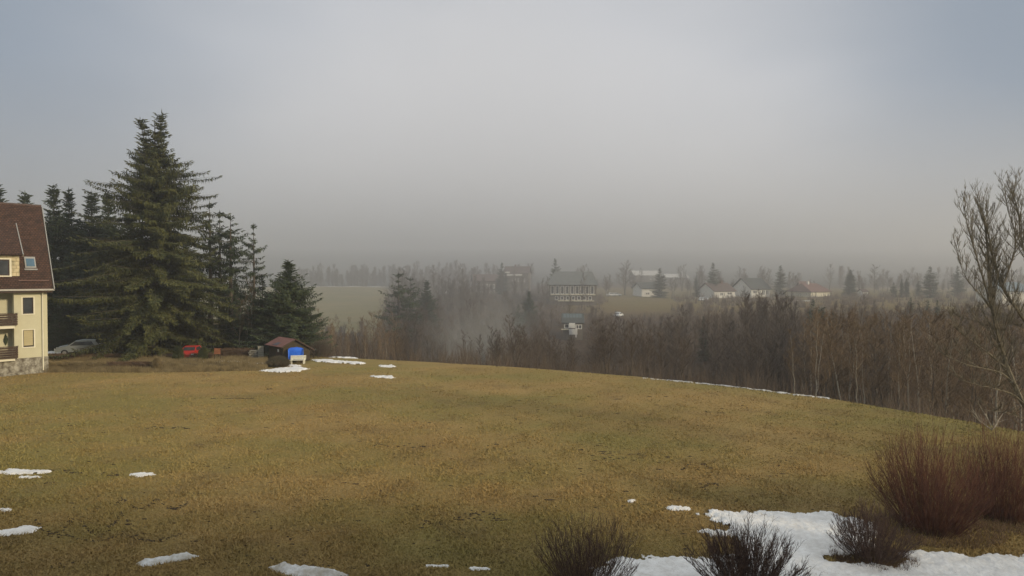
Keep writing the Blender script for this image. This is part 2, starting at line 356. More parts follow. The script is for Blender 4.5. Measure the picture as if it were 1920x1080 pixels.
snow([(1310,964),(1345,959),(1400,965),(1470,963),(1560,969),(1610,976),(1640,985),(1640,1030),(1600,1046),(1560,1056),(1600,1064),(1680,1071),(1700,1060),(1712,1043),(1760,1046),(1830,1051),(1880,1046),(1990,1050),(2000,1150),(1140,1150),(1120,1070),(1155,1053),(1250,1050),(1330,1050),(1392,1049),(1402,1030),(1385,1012),(1345,1008),(1322,998),(1372,999),(1380,990),(1340,978)],
     'large white snow sheet around the dark shrubs at the lower right', .07, .05, .26)
snow(ell(1250, 1297, 948, 959), 'small snow scrap just left of the large lower right snow sheet', .05, .04, .07)
snow(ell(1178, 1193, 936, 941), 'tiny snow fleck on the grass above the upright red shrub stems', .03, .03, .03)
snow(ell(-20, 90, 885, 895), 'long thin snow strip at the left frame edge, higher on the meadow', .05, .06, .09)
snow(ell(28, 74, 896, 902), 'short snow strip just below the long thin one at left', .03, .05, .05)
snow(ell(240, 286, 889, 896), 'lone small snow strip in the left middle of the meadow', .04, .05, .06)
snow([(-30,1000),(20,996),(45,990),(70,993),(50,1003),(15,1008),(-30,1014)], 'ragged snow patch at the left frame edge, lower on the meadow', .06, .04, .07)
snow(ell(-15, 14, 957, 962), 'little snow scrap at the far left frame edge', .03, .03, .04)
snow([(250,1065),(275,1056),(320,1049),(350,1045),(368,1050),(345,1058),(300,1066),(270,1070)], 'thick grey edged snow mound near the bottom left', .16, .035, .05, M_snowdirty)
snow([(500,1072),(530,1064),(560,1070),(620,1073),(650,1084),(600,1092),(540,1088)], 'thick dirty snow mound cut by the bottom edge', .18, .035, .05, M_snowdirty)
snow(ell(798, 841, 1061, 1067), 'thin snow dash at the bottom centre, left of a pair', .05, .03, .03)
snow(ell(879, 919, 1066, 1071), 'thin snow dash at the bottom centre, right of a pair', .05, .03, .03)
snow([(484,699),(530,694),(560,691),(578,695),(560,700),(520,702)], 'bright snow patch in front of the rounded shrub by the shed', .08, .08, .25)
snow(ell(535, 562, 687, 692), 'narrow snow patch between the rounded shrub and the bench', .06, .08, .2)
snow([(586,677),(620,677),(660,680),(686,682),(676,685),(630,683),(595,681)], 'long bright snow strip on the grass right of the shed', .1, .1, .25)
snow([(610,668),(640,668),(672,670),(668,672),(640,671)], 'farthest thin snow strip on the crest of the meadow', .1, .12, .2)
snow(ell(692, 739, 705, 711), 'snow strip alone in the upper meadow right of the shed', .06, .08, .2)
snow(ell(708, 742, 685, 690), 'small broken snow patch near the crest', .05, .08, .25)
snow([(470,685),(500,684),(498,691),(478,692)], 'small bright snow heap left of the rounded shrub', .1, .08, .1)
snow([(300,678),(360,677),(420,679),(475,683),(475,687),(420,685),(360,682),(300,681)], 'snow lying along the low verge below the big spruce', .1, .1, .3, M_snowdirty)
snow([(85,661),(115,660),(115,663),(85,664)], 'snow strip beside the corner of the cream apartment house', .08, .1, .1)
snow([(1205,706.6),(1300,715.6),(1400,726.6),(1500,739.6),(1560,746.6),(1556,747.2),(1490,739.6),(1390,726.8),(1290,715.9),(1205,706.9)],
     'thin snow line along the right crest of the meadow', .04, .07, .22, M_snowdirty)

# soil marks
mb = MB(); rnd = random.Random(5)
def clod(x, y, sx, sy, h):
    k = 9; z = H(x, y); ring = []
    for i in range(k):
        a = 2*math.pi*i/k; r = rnd.uniform(.6, 1.2); ring.append((x+math.cos(a)*sx*r, y+math.sin(a)*sy*r, z-.02))
    ring2 = [(x+(p[0]-x)*.55, y+(p[1]-y)*.55, z+h*rnd.uniform(.6, 1.1)) for p in ring]
    mb.add(ring+ring2+[(x, y, z+h)], [(i, (i+1) % k, (i+1) % k+k, i+k) for i in range(k)]+[(i+k, (i+1) % k+k, 2*k) for i in range(k)])
marks = [(395,475,746,747,12),(1130,1180,846,862,9),(1195,1215,850,860,4),(1250,1260,855,858,3),(500,510,729,731,2),(255,350,800,806,9),(115,150,888,891,5),(185,230,888,895,6),
         (200,350,935,960,26),(60,250,960,1012,40),(100,340,1005,1022,30),(850,900,955,975,8),(1310,1350,905,915,6),(700,830,828,836,9),(900,950,955,975,6),(780,830,975,985,6),(100,160,1060,1075,4),(450,700,1000,1075,10),(1280,1340,865,880,8)]
for x0, x1, y0, y1, n in marks:
    for i in range(n*3):
        t = rnd.random(); px = x0+(x1-x0)*t; py = y0+(y1-y0)*(rnd.random() if x1-x0 < 60 else abs(math.sin(t*7+x0))*.8+rnd.random()*.2)
        gx_, gz_ = G(px, py); s = rnd.uniform(.05, .14)*(gz_/24); clod(gx_, gz_, s*rnd.uniform(.5, 1.3), s*.42, rnd.uniform(.01, .035))
for i in range(520):
    gx_, gz_ = G(rnd.uniform(-20, 1600), rnd.uniform(735, 1075)); s = rnd.uniform(.03, .09)*(gz_/24)*(1 if rnd.random() < .85 else 2)
    if gz_ < float(np.interp(gx_, EX, EY))-1: clod(gx_, gz_, s*rnd.uniform(.8, 2.2), s*.4, rnd.uniform(.01, .03))
tag(mb.build('soil_clods', M_soil), 'dark bare soil clods and vole marks on the meadow', 'soil', kind='stuff')

# ------------------------------------------------------------------ vegetation generators
def spruce_meshes(seed, height, radius, base=.06, dens=1.0, shape=.85, droop=.35, card=.34, m=None, double=False, open_=0.0, gap=0.0, wh=.5):
    r = random.Random(seed); trunk = MB()
    trunk.tube([Vector((0, 0, -.4)), Vector((0.02*height*.1, 0, height*.5)), Vector((0, 0, height*.97))], [height*.014+.05, height*.009+.03, .02], 7)
    V = []
    def cardquad(p, d, up, l, wd):
        s = d.cross(up)
        if s.length < 1e-4: s = Vector((1, 0, 0))
        s.normalize(); s = (s*r.uniform(.5, 1)+Vector((r.uniform(-.5, .5), r.uniform(-.5, .5), r.uniform(-.5, .5)))).normalized()*wd
        m1 = p+d*(l*.45)
        V.extend(((p.x, p.y, p.z), (m1.x+s.x, m1.y+s.y, m1.z+s.z), (p.x+d.x*l, p.y+d.y*l, p.z+d.z*l), (m1.x-s.x, m1.y-s.y, m1.z-s.z)))
    tops = [(0.0, 0.0, height)] if not double else [(0.75, 0, height), (-1.7, .3, height*.972)]
    for ti, (tx, ty, th) in enumerate(tops):
        z = height*base if ti == 0 else height*.80
        while z < th-.25:
            t = (z/height-base)/(1-base); lr = radius*((1-t)**shape)*(1.0 if t < .72 else 1-.58*min(1, (t-.72)/.14))+.12
            if ti == 1: lr *= .75
            if double and z > height*.8: lr *= .8
            if t < .12: lr *= .78+.22*t/.12
            cx = tx*max(0, (z/height-.72))/.28; cyy = ty*max(0, (z/height-.72))/.28
            nb = int(r.uniform(5.5, 8.5)*dens*(1 if lr > 1 else .8))
            for b in range(max(nb, 4)):
                if r.random() < gap: continue
                a = r.uniform(0, 2*math.pi); ln = lr*r.uniform(.55, 1.12)*(1-.12*math.cos(3*a+z*.4))
                if r.random() < open_: ln *= 1.3
                zz = z+r.uniform(-.45, .45); dro = droop*r.uniform(.5, 1.5); dirh = Vector((math.cos(a), math.sin(a), 0))
                steps = max(2, int(ln/(card*.62))); pts = []
                rise = r.uniform(.05, .3) if t > .55 else r.uniform(-.1, .12)
                for i in range(steps+1):
                    q = i/steps; pz = zz+ln*(rise*q-dro*q*q*(1-t*.7)+.16*q**4); pts.append(Vector((cx+dirh.x*ln*q, cyy+dirh.y*ln*q, pz)))
                side = Vector((-dirh.y, dirh.x, 0))
                if ln > 1.2: trunk.tube([pts[0], pts[len(pts)//2], pts[-1]], [.035+.006*ln, .02, .006], 3)
                for i in range(steps+1):
                    q = i/steps
                    if q < .12 and t < .8: continue
                    p = pts[i]; wl = card*(1.5-.75*q)*min(1.0, .4+ln*.3)
                    tl = 1+int((1-abs(q-.4))*ln*.30)
                    for sgn in (-1, 1):
                        pp = p.copy(); dd = (side*sgn+dirh*.7+Vector((0, 0, -.25*r.random()))).normalized()
                        for k in range(tl+1):
                            cardquad(pp, (dd+Vector((r.uniform(-.3, .3), r.uniform(-.3, .3), r.uniform(-.45, .15)))).normalized(), Vector((0, 0, 1)), wl*r.uniform(.8, 1.3), card*.17)
                            if r.random() < .95: cardquad(pp, Vector((r.uniform(-.35, .35), r.uniform(-.35, .35), -1)).normalized(), dirh, wl*r.uniform(.7, 1.6)*min(1, .35+ln*.3), card*.16)
                            pp = pp+dd*wl*.6
                cardquad(pts[-1], (dirh+Vector((0, 0, .25))).normalized(), side, card*1.1, card*.16)
            z += wh*(1.0 if t < .6 else .8)*r.uniform(.7, 1.2)
        for k in range(14):
            q = k/14; cardquad(Vector((tx, ty, th-.9+q*.8)), Vector((r.uniform(-.8, .8), r.uniform(-.8, .8), .6)).normalized(), Vector((0, 0, 1)), card*(1-.5*q), card*.15)
        cardquad(Vector((tx, ty, th-.3)), Vector((0, 0, 1)), Vector((0, 1, 0)), .7, .05)
        if ti: trunk.tube([Vector((0, 0, height*.75)), Vector((tx*.7, ty, height*.86)), Vector((tx, ty, th))], [.1, .06, .02], 5)
    return trunk.mesh('trunk', M_bark), npmesh('crown', np.array(V, 'f'), 0, m or M_needle, 4)
def conifer(meshes, x, y, hs, label, rz=0, sx=None, name='spruce_tree', group=None, dz=-.1):
    t = empty(name, (x, y, H(x, y)+dz), rz, label, 'tree', group); t.scale = ((sx or hs), (sx or hs), hs)
    mk('trunk', meshes[0], t); mk('crown', meshes[1], t); return t

UP = Vector((0, 0, 1))
def bare(seed, height, spread=.3, nbr=26, trunk_r=.09, first=.3, twigs=7, sub=3, stems=1, lean=.05, twr=.008, up=.5, sides=3, tilt=(.5, .9)):
    r = random.Random(seed); T = MB(); C = MB()
    for s in range(stems):
        a = r.uniform(0, 6.28); ln = lean*(1 if stems == 1 else 3); dx, dy = math.cos(a)*ln, math.sin(a)*ln
        hh = height*(1 if s == 0 else r.uniform(.75, .98)); pts = []; n = 9
        off = Vector((math.cos(a), math.sin(a), 0))*(.0 if stems == 1 else .15)
        for i in range(n+1):
            q = i/n; pts.append(off+Vector((dx*hh*q+r.uniform(-.01, .01)*hh, dy*hh*q+r.uniform(-.01, .01)*hh, hh*q-.3*(i == 0))))
        rads = [trunk_r*(1-.93*(i/n)**.9) for i in range(n+1)]; T.tube(pts, rads, 6)
        for b in range(nbr):
            q = first+(1-first)*(b/nbr)**.85; q = min(q*r.uniform(.95, 1.05), .97); i = min(int(q*n), n-1); p = pts[i].lerp(pts[i+1], q*n-i)
            a2 = r.uniform(0, 6.28); bl = height*spread*(1.15-q*.85)*r.uniform(.6, 1.2); el = r.uniform(*tilt)
            d = Vector((math.cos(a2)*math.cos(el), math.sin(a2)*math.cos(el), math.sin(el)))
            br = trunk_r*(1-q*.9)*.42+twr
            bp = [p]; m = 4
            for k in range(m):
                d = (d+UP*(up*.22)+Vector((r.uniform(-.2, .2), r.uniform(-.2, .2), r.uniform(-.12, .12)))).normalized(); bp.append(bp[-1]+d*(bl/m))
            C.tube(bp, [br, br*.75, br*.5, br*.32, twr*.7], sides)
            for tw in range(twigs):
                tq = r.uniform(.15, 1); k = min(int(tq*m), m-1); tp = bp[k].lerp(bp[k+1], tq*m-k)
                td = ((bp[k+1]-bp[k]).normalized()*.7+Vector((r.uniform(-.8, .8), r.uniform(-.8, .8), r.uniform(-.1, .8)))).normalized(); tl = bl*r.uniform(.25, .5)
                t1 = tp+td*tl*.5; td2 = (td+UP*.3*up+Vector((r.uniform(-.2, .2),)*3)).normalized(); t2 = t1+td2*tl*.5
                C.tube([tp, t1, t2], [twr*1.3, twr, twr*.5], 3)
                for s2 in range(sub):
                    sp_ = tp.lerp(t1, r.random()) if s2 % 2 else t1.lerp(t2, r.random()*.8)
                    sd = (td+Vector((r.uniform(-.8, .8), r.uniform(-.8, .8), r.uniform(-.2, .7)))).normalized()
                    C.tube([sp_, sp_+sd*tl*r.uniform(.3, .6)], [twr*.8, twr*.4], 3)
    return T, C

# ------------------------------------------------------------------ spruces on the left
big = spruce_meshes(11, 25.4, 8.3, base=.02, dens=1.25, shape=.62, droop=.42, card=.40, double=True, open_=.22, gap=.0, wh=.42)
conifer(big, PX(293, 64), 64, 1.0, 'tallest dark olive spruce with a double top, left of the shed', 0)
sA = spruce_meshes(21, 18, 3.5, base=.03, dens=1.5, shape=.6, droop=.3, card=.5, m=M_needle_dk, open_=.1)
sB = spruce_meshes(22, 14, 3.2, base=.04, dens=1.0, shape=.8, droop=.2, card=.42, m=M_needle_dk)
sD = spruce_meshes(24, 14, 5.0, base=.01, dens=1.9, shape=.68, droop=.12, card=.42, m=M_needle_dk, wh=.42)
sC = spruce_meshes(23, 18, 2.6, base=.38, dens=.8, shape=.5, droop=.15, card=.5, m=M_needle_dk, open_=.3, gap=.25, wh=.75)
LEFT = [(sA, -4, 345, 72, 18, 'spruce top rising over the ridge at the left frame edge', 1.0), (sA, 49, 360, 78, 18, 'lone spruce tip rising over the brown roof', 1.0),
        (sA, 103, 347, 70, 18, 'tall dense dark spruce just right of the cream house', .95), (sA, 131, 354, 72, 18, 'narrow dark spruce, right one of the pair beside the roof', .85),
        (sA, 173, 360, 74, 18, 'dark spruce with a pointed top left of the tallest spruce', 1.1), (sA, 204, 362, 76, 18, 'dark spruce half hidden behind the left side of the tallest spruce', 1.0),
        (sA, 88, 470, 76, 18, 'shorter dark spruce filling the gap behind the house corner', 1.2), (sA, 152, 430, 70, 18, 'mid height dark spruce filling below the pointed tops', 1.3),
        (sC, 394, 380, 72, 18, 'open ragged conifer, leftmost of the three right of the tallest spruce', 1.1), (sC, 413, 396, 74, 18, 'open ragged conifer, middle of the three right of the tallest spruce', 1.1),
        (sC, 433, 402, 71, 18, 'open ragged conifer, rightmost of the three right of the tallest spruce', 1.2),
        (sC, 476, 420, 70, 18, 'thin spruce with a bare lower trunk above the shed', .85),
        (sA, 440, 520, 76, 18, 'dark spruce low behind the ragged conifers', 1.2), (sB, 492, 520, 66, 14, 'young dark spruce behind the left of the shed', 1.2),
        (sD, 541, 488, 64, 14, 'broad young dark spruce standing behind the shed', 1.35), (sD, 466, 570, 68, 14, 'low dark spruce under the thin bare trunked spruce', 1.2), (sD, 503, 550, 67, 14, 'low dark spruce left of the broad young spruce', 1.1), (sB, 350, 560, 70, 14, 'dark spruce low behind the right boughs of the tallest spruce', 2.0), (sB, 570, 560, 66, 14, 'small dark spruce at the right edge of the spruce group', 1.2),
        (sB, 420, 560, 70, 14, 'low dark spruce between the tallest spruce and the shed', 1.5), (sA, 245, 400, 80, 18, 'dark spruce behind the tallest spruce on its left', 1.3), (sA, 350, 440, 80, 18, 'dark spruce behind the tallest spruce on its right', 1.3),
        (sB, 110, 590, 66, 14, 'low spruce beside the house above the parked cars', 1.9), (sB, 165, 580, 67, 14, 'low spruce above the white parked car', 1.9)]
for i, (ms_, px, top, z, h0, lab, wx) in enumerate(LEFT):
    hh = ELEV(top, z)-H(PX(px, z), z); conifer(ms_, PX(px, z), z, hh/h0, lab, i*1.7, hh/h0*wx)
# pale bare stems beside the thin spruce
bA = [bare(31+i, 10, .24, 30, .06+.012*(i % 3), .18+.04*i, 9, 3, 1, .03+.02*i, .0095, .6) for i in range(6)]
BA = [(t.mesh('trunk', M_barklt if i in (0, 1, 2, 5) else M_bark), c.mesh('crown', M_twigred)) for i, (t, c) in enumerate(bA)]
bB = [bare(51+i, 12, .30, 30, .13, .22, 9, 3, 1 if i % 2 else 2, .04, .013, .55) for i in range(6)]
BB = [(t.mesh('trunk', M_bark), c.mesh('crown', M_twig)) for t, c in bB]
def btree(ms_, h0, x, y, hh, label, group, rz=0, wx=1.0, name='bare_tree', cat='tree'):
    t = empty(name, (x, y, H(x, y)-.1), rz, label, cat, group); s = hh/h0; t.scale = (s*wx, s*wx, s)
    mk('trunk', ms_[0], t); mk('crown', ms_[1], t); return t
for k, (px, top, z, lab) in enumerate([(463, 520, 67, 'pale bare stem left of the thin spruce trunk'), (470, 545, 66, 'short pale bare stem beside the thin spruce trunk'), (448, 560, 66, 'pale bare tree below the ragged conifers')]):
    btree(BA[k], 10, PX(px, z), z, ELEV(top, z), lab, None, k)

# ------------------------------------------------------------------ the wood in the valley
wr = random.Random(77); count = 0
def region(n, px0, px1, z0, z1, top, mset, h0, label, group, lo=4.5, hi=15, wx=(.9, 1.3), name='bare_tree', ztop=None, avoid=None):
    global count
    pts = []
    tries = 0
    while len(pts) < n and tries < n*60:
        tries += 1
        z = z0+(z1-z0)*wr.random()**.9; px = px0+(px1-px0)*(wr.random() if px1-px0 < 380 or px0 < 1450 else wr.random()**.7); x = PX(px, z)
        if z < float(np.interp(x, EX, EY))+1.5: continue
        if any((x-a)**2+(z-b)**2 < 1.8**2 for a, b in pts): continue
        q = (z-z0)/(z1-z0); tp = top[0]+(top[1]-top[0])*q+wr.uniform(-16, 16)
        hh = ELEV(tp, z)-H(x, z)
        if avoid and avoid(px, z, tp): continue
        hh = max(lo, min(hi, hh)); pts.append((x, z))
        btree(wr.choice(mset), h0, x, z, hh, label, group, wr.uniform(0, 6.28), wr.uniform(*wx), name); count += 1
region(95, 1490, 1960, 40, 72, (612, 588), BA, 10, 'slender pale stemmed bare birch at the right edge of the meadow', 'birches along the right meadow edge', wx=(.8, 1.2), name='birch_tree')
av = lambda px, z, tp: (1030 < px < 1112 and z < 131 and tp < 640) or (1015 < px < 1135 and tp < 575 and z < 168) or (1140 < px < 1270 and tp < 590) or (1330 < px < 1385 and tp < 560) or (1400 < px < 1450 and tp < 556) or (1500 < px < 1565 and tp < 562)
region(70, 1110, 1680, 50, 112, (650, 598), BB, 12, 'brown leafless tree in the valley wood below the bungalows', 'leafless trees in the valley wood below the bungalows', avoid=av)
region(48, 870, 1130, 62, 128, (668, 592), BB, 12, 'leafless tree in the misty middle of the valley wood', 'leafless trees in the misty middle of the valley', avoid=av)
region(50, 600, 760, 68, 125, (650, 590), BA, 10, 'pale stemmed bare tree at the foot of the far field', 'bare trees below the far field', wx=(.7, 1.1), name='birch_tree')
region(34, 735, 905, 90, 185, (610, 508), BB, 12, 'tall leafless tree in mist left of the long building', 'tall leafless trees left of the long building', hi=19, avoid=av)
region(14, 1395, 1490, 78, 112, (575, 560), BB, 12, 'tall leafless tree rising above the valley wood below the grey roofed bungalow', 'tall trees below the grey roofed bungalow', hi=19, wx=(.6, .9))
region(26, 1120, 1920, 115, 170, (590, 570), BB, 12, 'low leafless tree on the slope below the bungalows', 'low leafless trees on the slope', lo=3, hi=9, avoid=av)
region(14, 1560, 1920, 75, 120, (585, 572), BB, 12, 'leafless tree behind the birches on the right', 'leafless trees behind the birches')
region(40, 1100, 1900, 208, 245, (520, 508), BB, 12, 'leafless garden tree in mist behind the bungalows', 'leafless garden trees behind the bungalows', lo=5, hi=13, wx=(1.1, 1.6))
for px, top, z, wx, lab in [(1093, 512, 166, 1.0, 'leafless tree in front of the right end of the long building'), (1022, 520, 166, .9, 'leafless tree at the left corner of the long building'), (1068, 552, 140, 1.0, 'low leafless tree between the long building and the solar roof house'), (1172, 490, 215, 1.5, 'large round leafless tree in mist right of the long building'), (1095, 497, 190, 1.3, 'leafless tree behind the right end of the long building'), (1262, 520, 215, 1.5, 'leafless tree right of the misty double spruce'),
        (1290, 524, 212, 1.4, 'leafless tree left of the small pointed spruce'), (1640, 497, 215, 1.5, 'tall leafless garden tree right of the bushy conifer'), (1665, 508, 225, 1.4, 'leafless garden tree behind the white garden hut'),
        (1480, 520, 220, 1.3, 'leafless tree behind the pointed spruce and the red roof'), (1790, 520, 215, 1.2, 'leafless tree right of the broad misty spruce'), (870, 495, 210, 1.5, 'leafless tree in mist far left of the window rows'), (815, 500, 215, 1.5, 'misty leafless crown above the left valley trees'),
        (1140, 515, 200, 1.2, 'leafless tree between the long building and the white cars'), (990, 530, 215, 1.2, 'leafless tree right of the white banded house'), (1010, 540, 190, 1.0, 'leafless tree at the left end of the long building')]:
    x = PX(px, z); btree(wr.choice(BB), 12, x, z, max(5, ELEV(top, z)-H(x, z)), lab, None, wr.uniform(0, 6), wx)
# bush at the crest
for px, z, hh, lab in [(745, 58.5, 3.2, 'dark multi stemmed bush on the crest of the meadow'), (857+110, 62, 5.5, 'forked pale sapling standing behind the crest')]:
    x = PX(px, z); btree(BB[0], 12, x, z, hh, lab, None, 1.0, 1.2, 'bush', 'bush')
# the farther wood reads as one mass
v = []
def quick(x, z, hh, w_):
    g0 = H(x, z)-.2; k = z/100
    for a, b in ((.07*k, 0), (0, .07*k)): v.extend([(x-a, z-b, g0), (x+a, z+b, g0), (x, z, g0+hh)])
    for q in range(46):
        t0 = wr.uniform(.2, .9); a = wr.uniform(0, 6.28); l = hh*w_*(1.1-t0)*wr.uniform(.5, 1.1); wd = wr.uniform(.02, .045)*k
        p = (x, z, g0+hh*t0); e = (x+math.cos(a)*l, z+math.sin(a)*l, g0+hh*min(1.02, t0+wr.uniform(.12, .32)))
        m_ = tuple(p[i]*.5+e[i]*.5 for i in range(3)); v.extend([(p[0]-wd, p[1], p[2]), (p[0]+wd, p[1], p[2]+.05), e])
        for u in range(3):
            st = tuple(p[i]+(e[i]-p[i])*wr.uniform(.3, .9) for i in range(3)); v.extend([(st[0]-wd*.6, st[1], st[2]), (st[0]+wd*.6, st[1], st[2]), (st[0]+wr.uniform(-.9, .9), st[1]+wr.uniform(-.9, .9), st[2]+wr.uniform(.3, 1.3))])
for (n0, p0, p1, z0, z1, t0_, t1_) in ((190, 725, 1135, 85, 180, 640, 535), (210, 1110, 1640, 95, 175, 606, 568), (70, 590, 760, 95, 160, 640, 610), (90, 1560, 1940, 75, 160, 598, 575), (90, 745, 1130, 190, 300, 528, 500), (260, 540, 900, 290, 330, 520, 503), (150, 1100, 1940, 215, 290, 530, 508)):
    for i in range(n0):
        z = wr.uniform(z0, z1); px = wr.uniform(p0, p1); x = PX(px, z); tp = t0_+(t1_-t0_)*(z-z0)/(z1-z0)+wr.uniform(-14, 14)
        if av(px, z, tp) or (1000 < px < 1135 and z > 170): continue
        hh = min(15, ELEV(tp, z)-H(x, z))
        if hh > 2.5: quick(x, z, hh, wr.uniform(.25, .4))
tag(mk('distant_wood', npmesh('distant_wood', v, 0, M_twig)), 'mass of misty leafless trees filling the valley', 'wood', kind='stuff')
# undergrowth
v = []
for i in range(2600):
    px = wr.uniform(590, 1990); z = wr.uniform(34, 135) if i < 1500 else wr.uniform(135, 196); x = PX(px, z)
    if i >= 1500 and (px < 800 or 1140 < px < 1260 and z > 150): continue
    dd = z-float(np.interp(x, EX, EY))
    if dd < .6 or (dd > 80 and i < 1500): continue
    if 1030 < px < 1112 and 100 < z < 131: continue
    g0 = H(x, z)
    for k in range(16):
        a = wr.uniform(0, 6.28); rr = wr.uniform(0, 1.1); bx, by = x+math.cos(a)*rr, z+math.sin(a)*rr; hh = wr.uniform(.7, 2.6)*(1 if dd > 3 else .6)
        wd = wr.uniform(.012, .03)*(z/55); tx, ty = bx+wr.uniform(-.7, .7), by+wr.uniform(-.7, .7)
        v += [(bx-wd, by, g0-.2), (bx+wd, by+.01, g0-.2), (tx, ty, g0+hh)]
tag(mk('undergrowth', npmesh('undergrowth', v, 0, M_twig)), 'brown tangled undergrowth beneath the valley trees', 'undergrowth', kind='stuff')

# ------------------------------------------------------------------ conifers across the valley
FAR = [(sB, 941, 492, 205, 1.3, 'dark spruce in mist between the window rows and the white banded house'), (sB, 1041, 484, 185, 1.0, 'spruce tip rising behind the roof of the long building'),
       (sB, 1237, 502, 200, 1.5, 'broad misty spruce beside the small white gable'), (sB, 1306, 515, 205, .9, 'small pointed spruce left of the tall misty spruce'),
       (sB, 1337, 492, 203, 1.25, 'tall misty spruce left of the brown roofed bungalow'), (sB, 1463, 497, 203, 1.25, 'pointed spruce right of the grey roofed bungalow'),
       (sA, 1594, 505, 200, 1.3, 'bushy conifer right of the red roofed bungalow'), (sB, 1744, 499, 190, 1.5, 'broad misty spruce at the right, beside narrow cypresses'),
       (sB, 1722, 526, 195, 1.4, 'small spruce left of the broad misty spruce'), (sB, 1795, 498, 195, 1.2, 'spruce behind the crown of the big bare tree'),
       (sB, 1676, 529, 192, 1.6, 'rounded low conifer left of the narrow cypresses'), (sA, 1691, 522, 192, .8, 'narrow cypress, left one of two'), (sA, 1700, 521, 193, .8, 'narrow cypress, right one of two'),
       (sB, 1397, 522, 204, .8, 'narrow dark spruce between the brown and grey roofed bungalows'), (sB, 1708, 557, 150, 1.2, 'small dark spruce below the narrow cypresses'),
       (sB, 1741, 563, 140, 1.0, 'small dark spruce in the wood, left of two'), (sB, 1758, 562, 140, 1.0, 'small dark spruce in the wood, right of two'),
       (sB, 1541, 575, 100, 1.2, 'dark spruce standing among brown trees below the red roofed bungalow'), (sB, 1563, 585, 102, 1.2, 'second dark spruce among brown trees, right of the first'), (sB, 1525, 560, 125, 1.2, 'misty spruce just below the red roofed bungalow'),
       (sA, 992, 545, 135, 1.3, 'dark misty spruce left below the long building'), (sB, 972, 570, 130, 1.3, 'low misty spruce left of the solar roof house'),
       (sC, 747, 512, 118, 1.4, 'tall ragged conifer at the right end of the far field'), (sC, 770, 520, 122, 1.2, 'ragged conifer right of the tall one beside the far field'), (sA, 800, 525, 130, 1.1, 'dark misty conifer among leafless trees on the left slope'),
       (sB, 1320, 592, 112, .8, 'small dark conifer in the wood below the white parked cars'), (sB, 520+443, 503, 235, 1.2, 'spruce behind the white banded house')]
for i, (ms_, px, top, z, wx, lab) in enumerate(FAR):
    x = PX(px, z); h0 = 14 if ms_ is sB else 18; hh = ELEV(top, z)-H(x, z); conifer(ms_, x, z, hh/h0, lab, i*2.1, hh/h0*wx)

# far forest on the foggy hill
v = []
for i in range(2600):
    px = wr.uniform(-300, 2200); z = wr.uniform(297, 520) if px < 800 else wr.uniform(420, 690)
    if px > 900 and wr.random() < .75: continue; x = PX(px, z); g0 = H(x, z)-.5; hh = wr.uniform(5, 13)*(.8+.3*math.sin(px*.021)*math.sin(px*.007+1))
    if abs(x) > 740: continue
    rr = hh*.24; k = 3
    for q in range(k):
        zb = g0+hh*(.12+.27*q); zt = g0+hh*(.5+.25*q); r2 = rr*(1-.25*q)
        for a in range(6):
            a0 = a*1.047+q; a1 = a0+.9; rj = r2*wr.uniform(.7, 1.2)
            v += [(x+math.cos(a0)*rj, z+math.sin(a0)*rj, zb), (x+math.cos(a1)*rj, z+math.sin(a1)*rj, zb), (x, z, zt)]
tag(mk('distant_forest', npmesh('distant_forest', v, 0, M_needle_dk)), 'dark forest fading into fog on the far hill', 'forest', kind='stuff')

# ------------------------------------------------------------------ cream apartment house (left)
TH = R(46)
HX, HZ = PX(88, 51.5), 51.5
hs = empty('apartment_house', (HX, HZ, 0), TH, 'cream three storey apartment house with steep brown tiled roof at the left edge', 'house')
# local axes: x along the facade (negative = left), y = depth, front at y = 0
E0, RD, ZR, OV = 6.96, 4.6, 14.3, .5
ZB = 1.33; WL = -13.0; DP = 9.2
m_ = MB()                                        # walls: projecting corner block, recessed bay, sides, gable
m_.box(-2.2, -1.62, 0, 1.2, ZB, 6.75); m_.box(-.93, 0, 0, .3, ZB, 6.75)
m_.box(-1.62, -.93, 0, .3, ZB, 2.23); m_.box(-1.62, -.93, 0, .3, 3.63, 4.98); m_.box(-1.62, -.93, 0, .3, 6.33, 6.75)
m_.box(-.3, 0, .3, DP, ZB, 6.75); m_.box(WL, -2.2, 1.2, 1.5, ZB, 6.75); m_.box(WL, -.3, DP-.3, DP, ZB, 6.75); m_.box(WL, -.3, 1.5, DP-.3, 6.6, 6.75)
m_.add([(-.3, 0, 6.75), (0, 0, 6.75), (0, DP, 6.75), (-.3, DP, 6.75), (0, DP/2, 13.8), (-.3, DP/2, 13.8)], [(1, 2, 4), (0, 5, 3), (0, 1, 4, 5), (2, 3, 5, 4), (0, 3, 2, 1)])
m_.build('wall', M_yellow, hs)
MB().box(WL, .03, -.03, DP+.03, -.3, ZB).build('plinth', M_stone, hs, uvm=True)
rf = MB()
for s in (0, 1):
    y0 = -OV if s == 0 else DP+OV; 
    rf.slab([(WL, y0, E0), (.35, y0, E0), (.35, DP/2, ZR), (WL, DP/2, ZR)] if s == 0 else [(.35, y0, E0), (WL, y0, E0), (WL, DP/2, ZR), (.35, DP/2, ZR)], .14)
roof = rf.build('roof', M_rooftile, hs, uvm=True)
MB().slab([(.36, -OV-.03, E0-.1), (.42, -OV-.03, E0-.1), (.42, DP/2, ZR-.1), (.36, DP/2, ZR-.1)], .30).build('verge_board', M_grey, roof)
MB().box(WL, .35, DP/2-.12, DP/2+.12, ZR+.02, ZR+.2).build('ridge_cap', M_roofbrown, roof)
MB().box(WL, .42, -OV-.16, -OV-.02, E0-.06, E0+.08).build('gutter', M_grey, hs)
MB().box(WL, .3, -OV-.02, 0, E0-.22, E0-.10).build('soffit', M_brownwood, hs)
p = [Vector((-.34, -OV+.05, E0-.05)), Vector((-.34, -.12, E0-.5)), Vector((-.34, -.10, 1.4)), Vector((-.34, -.10, .2))]
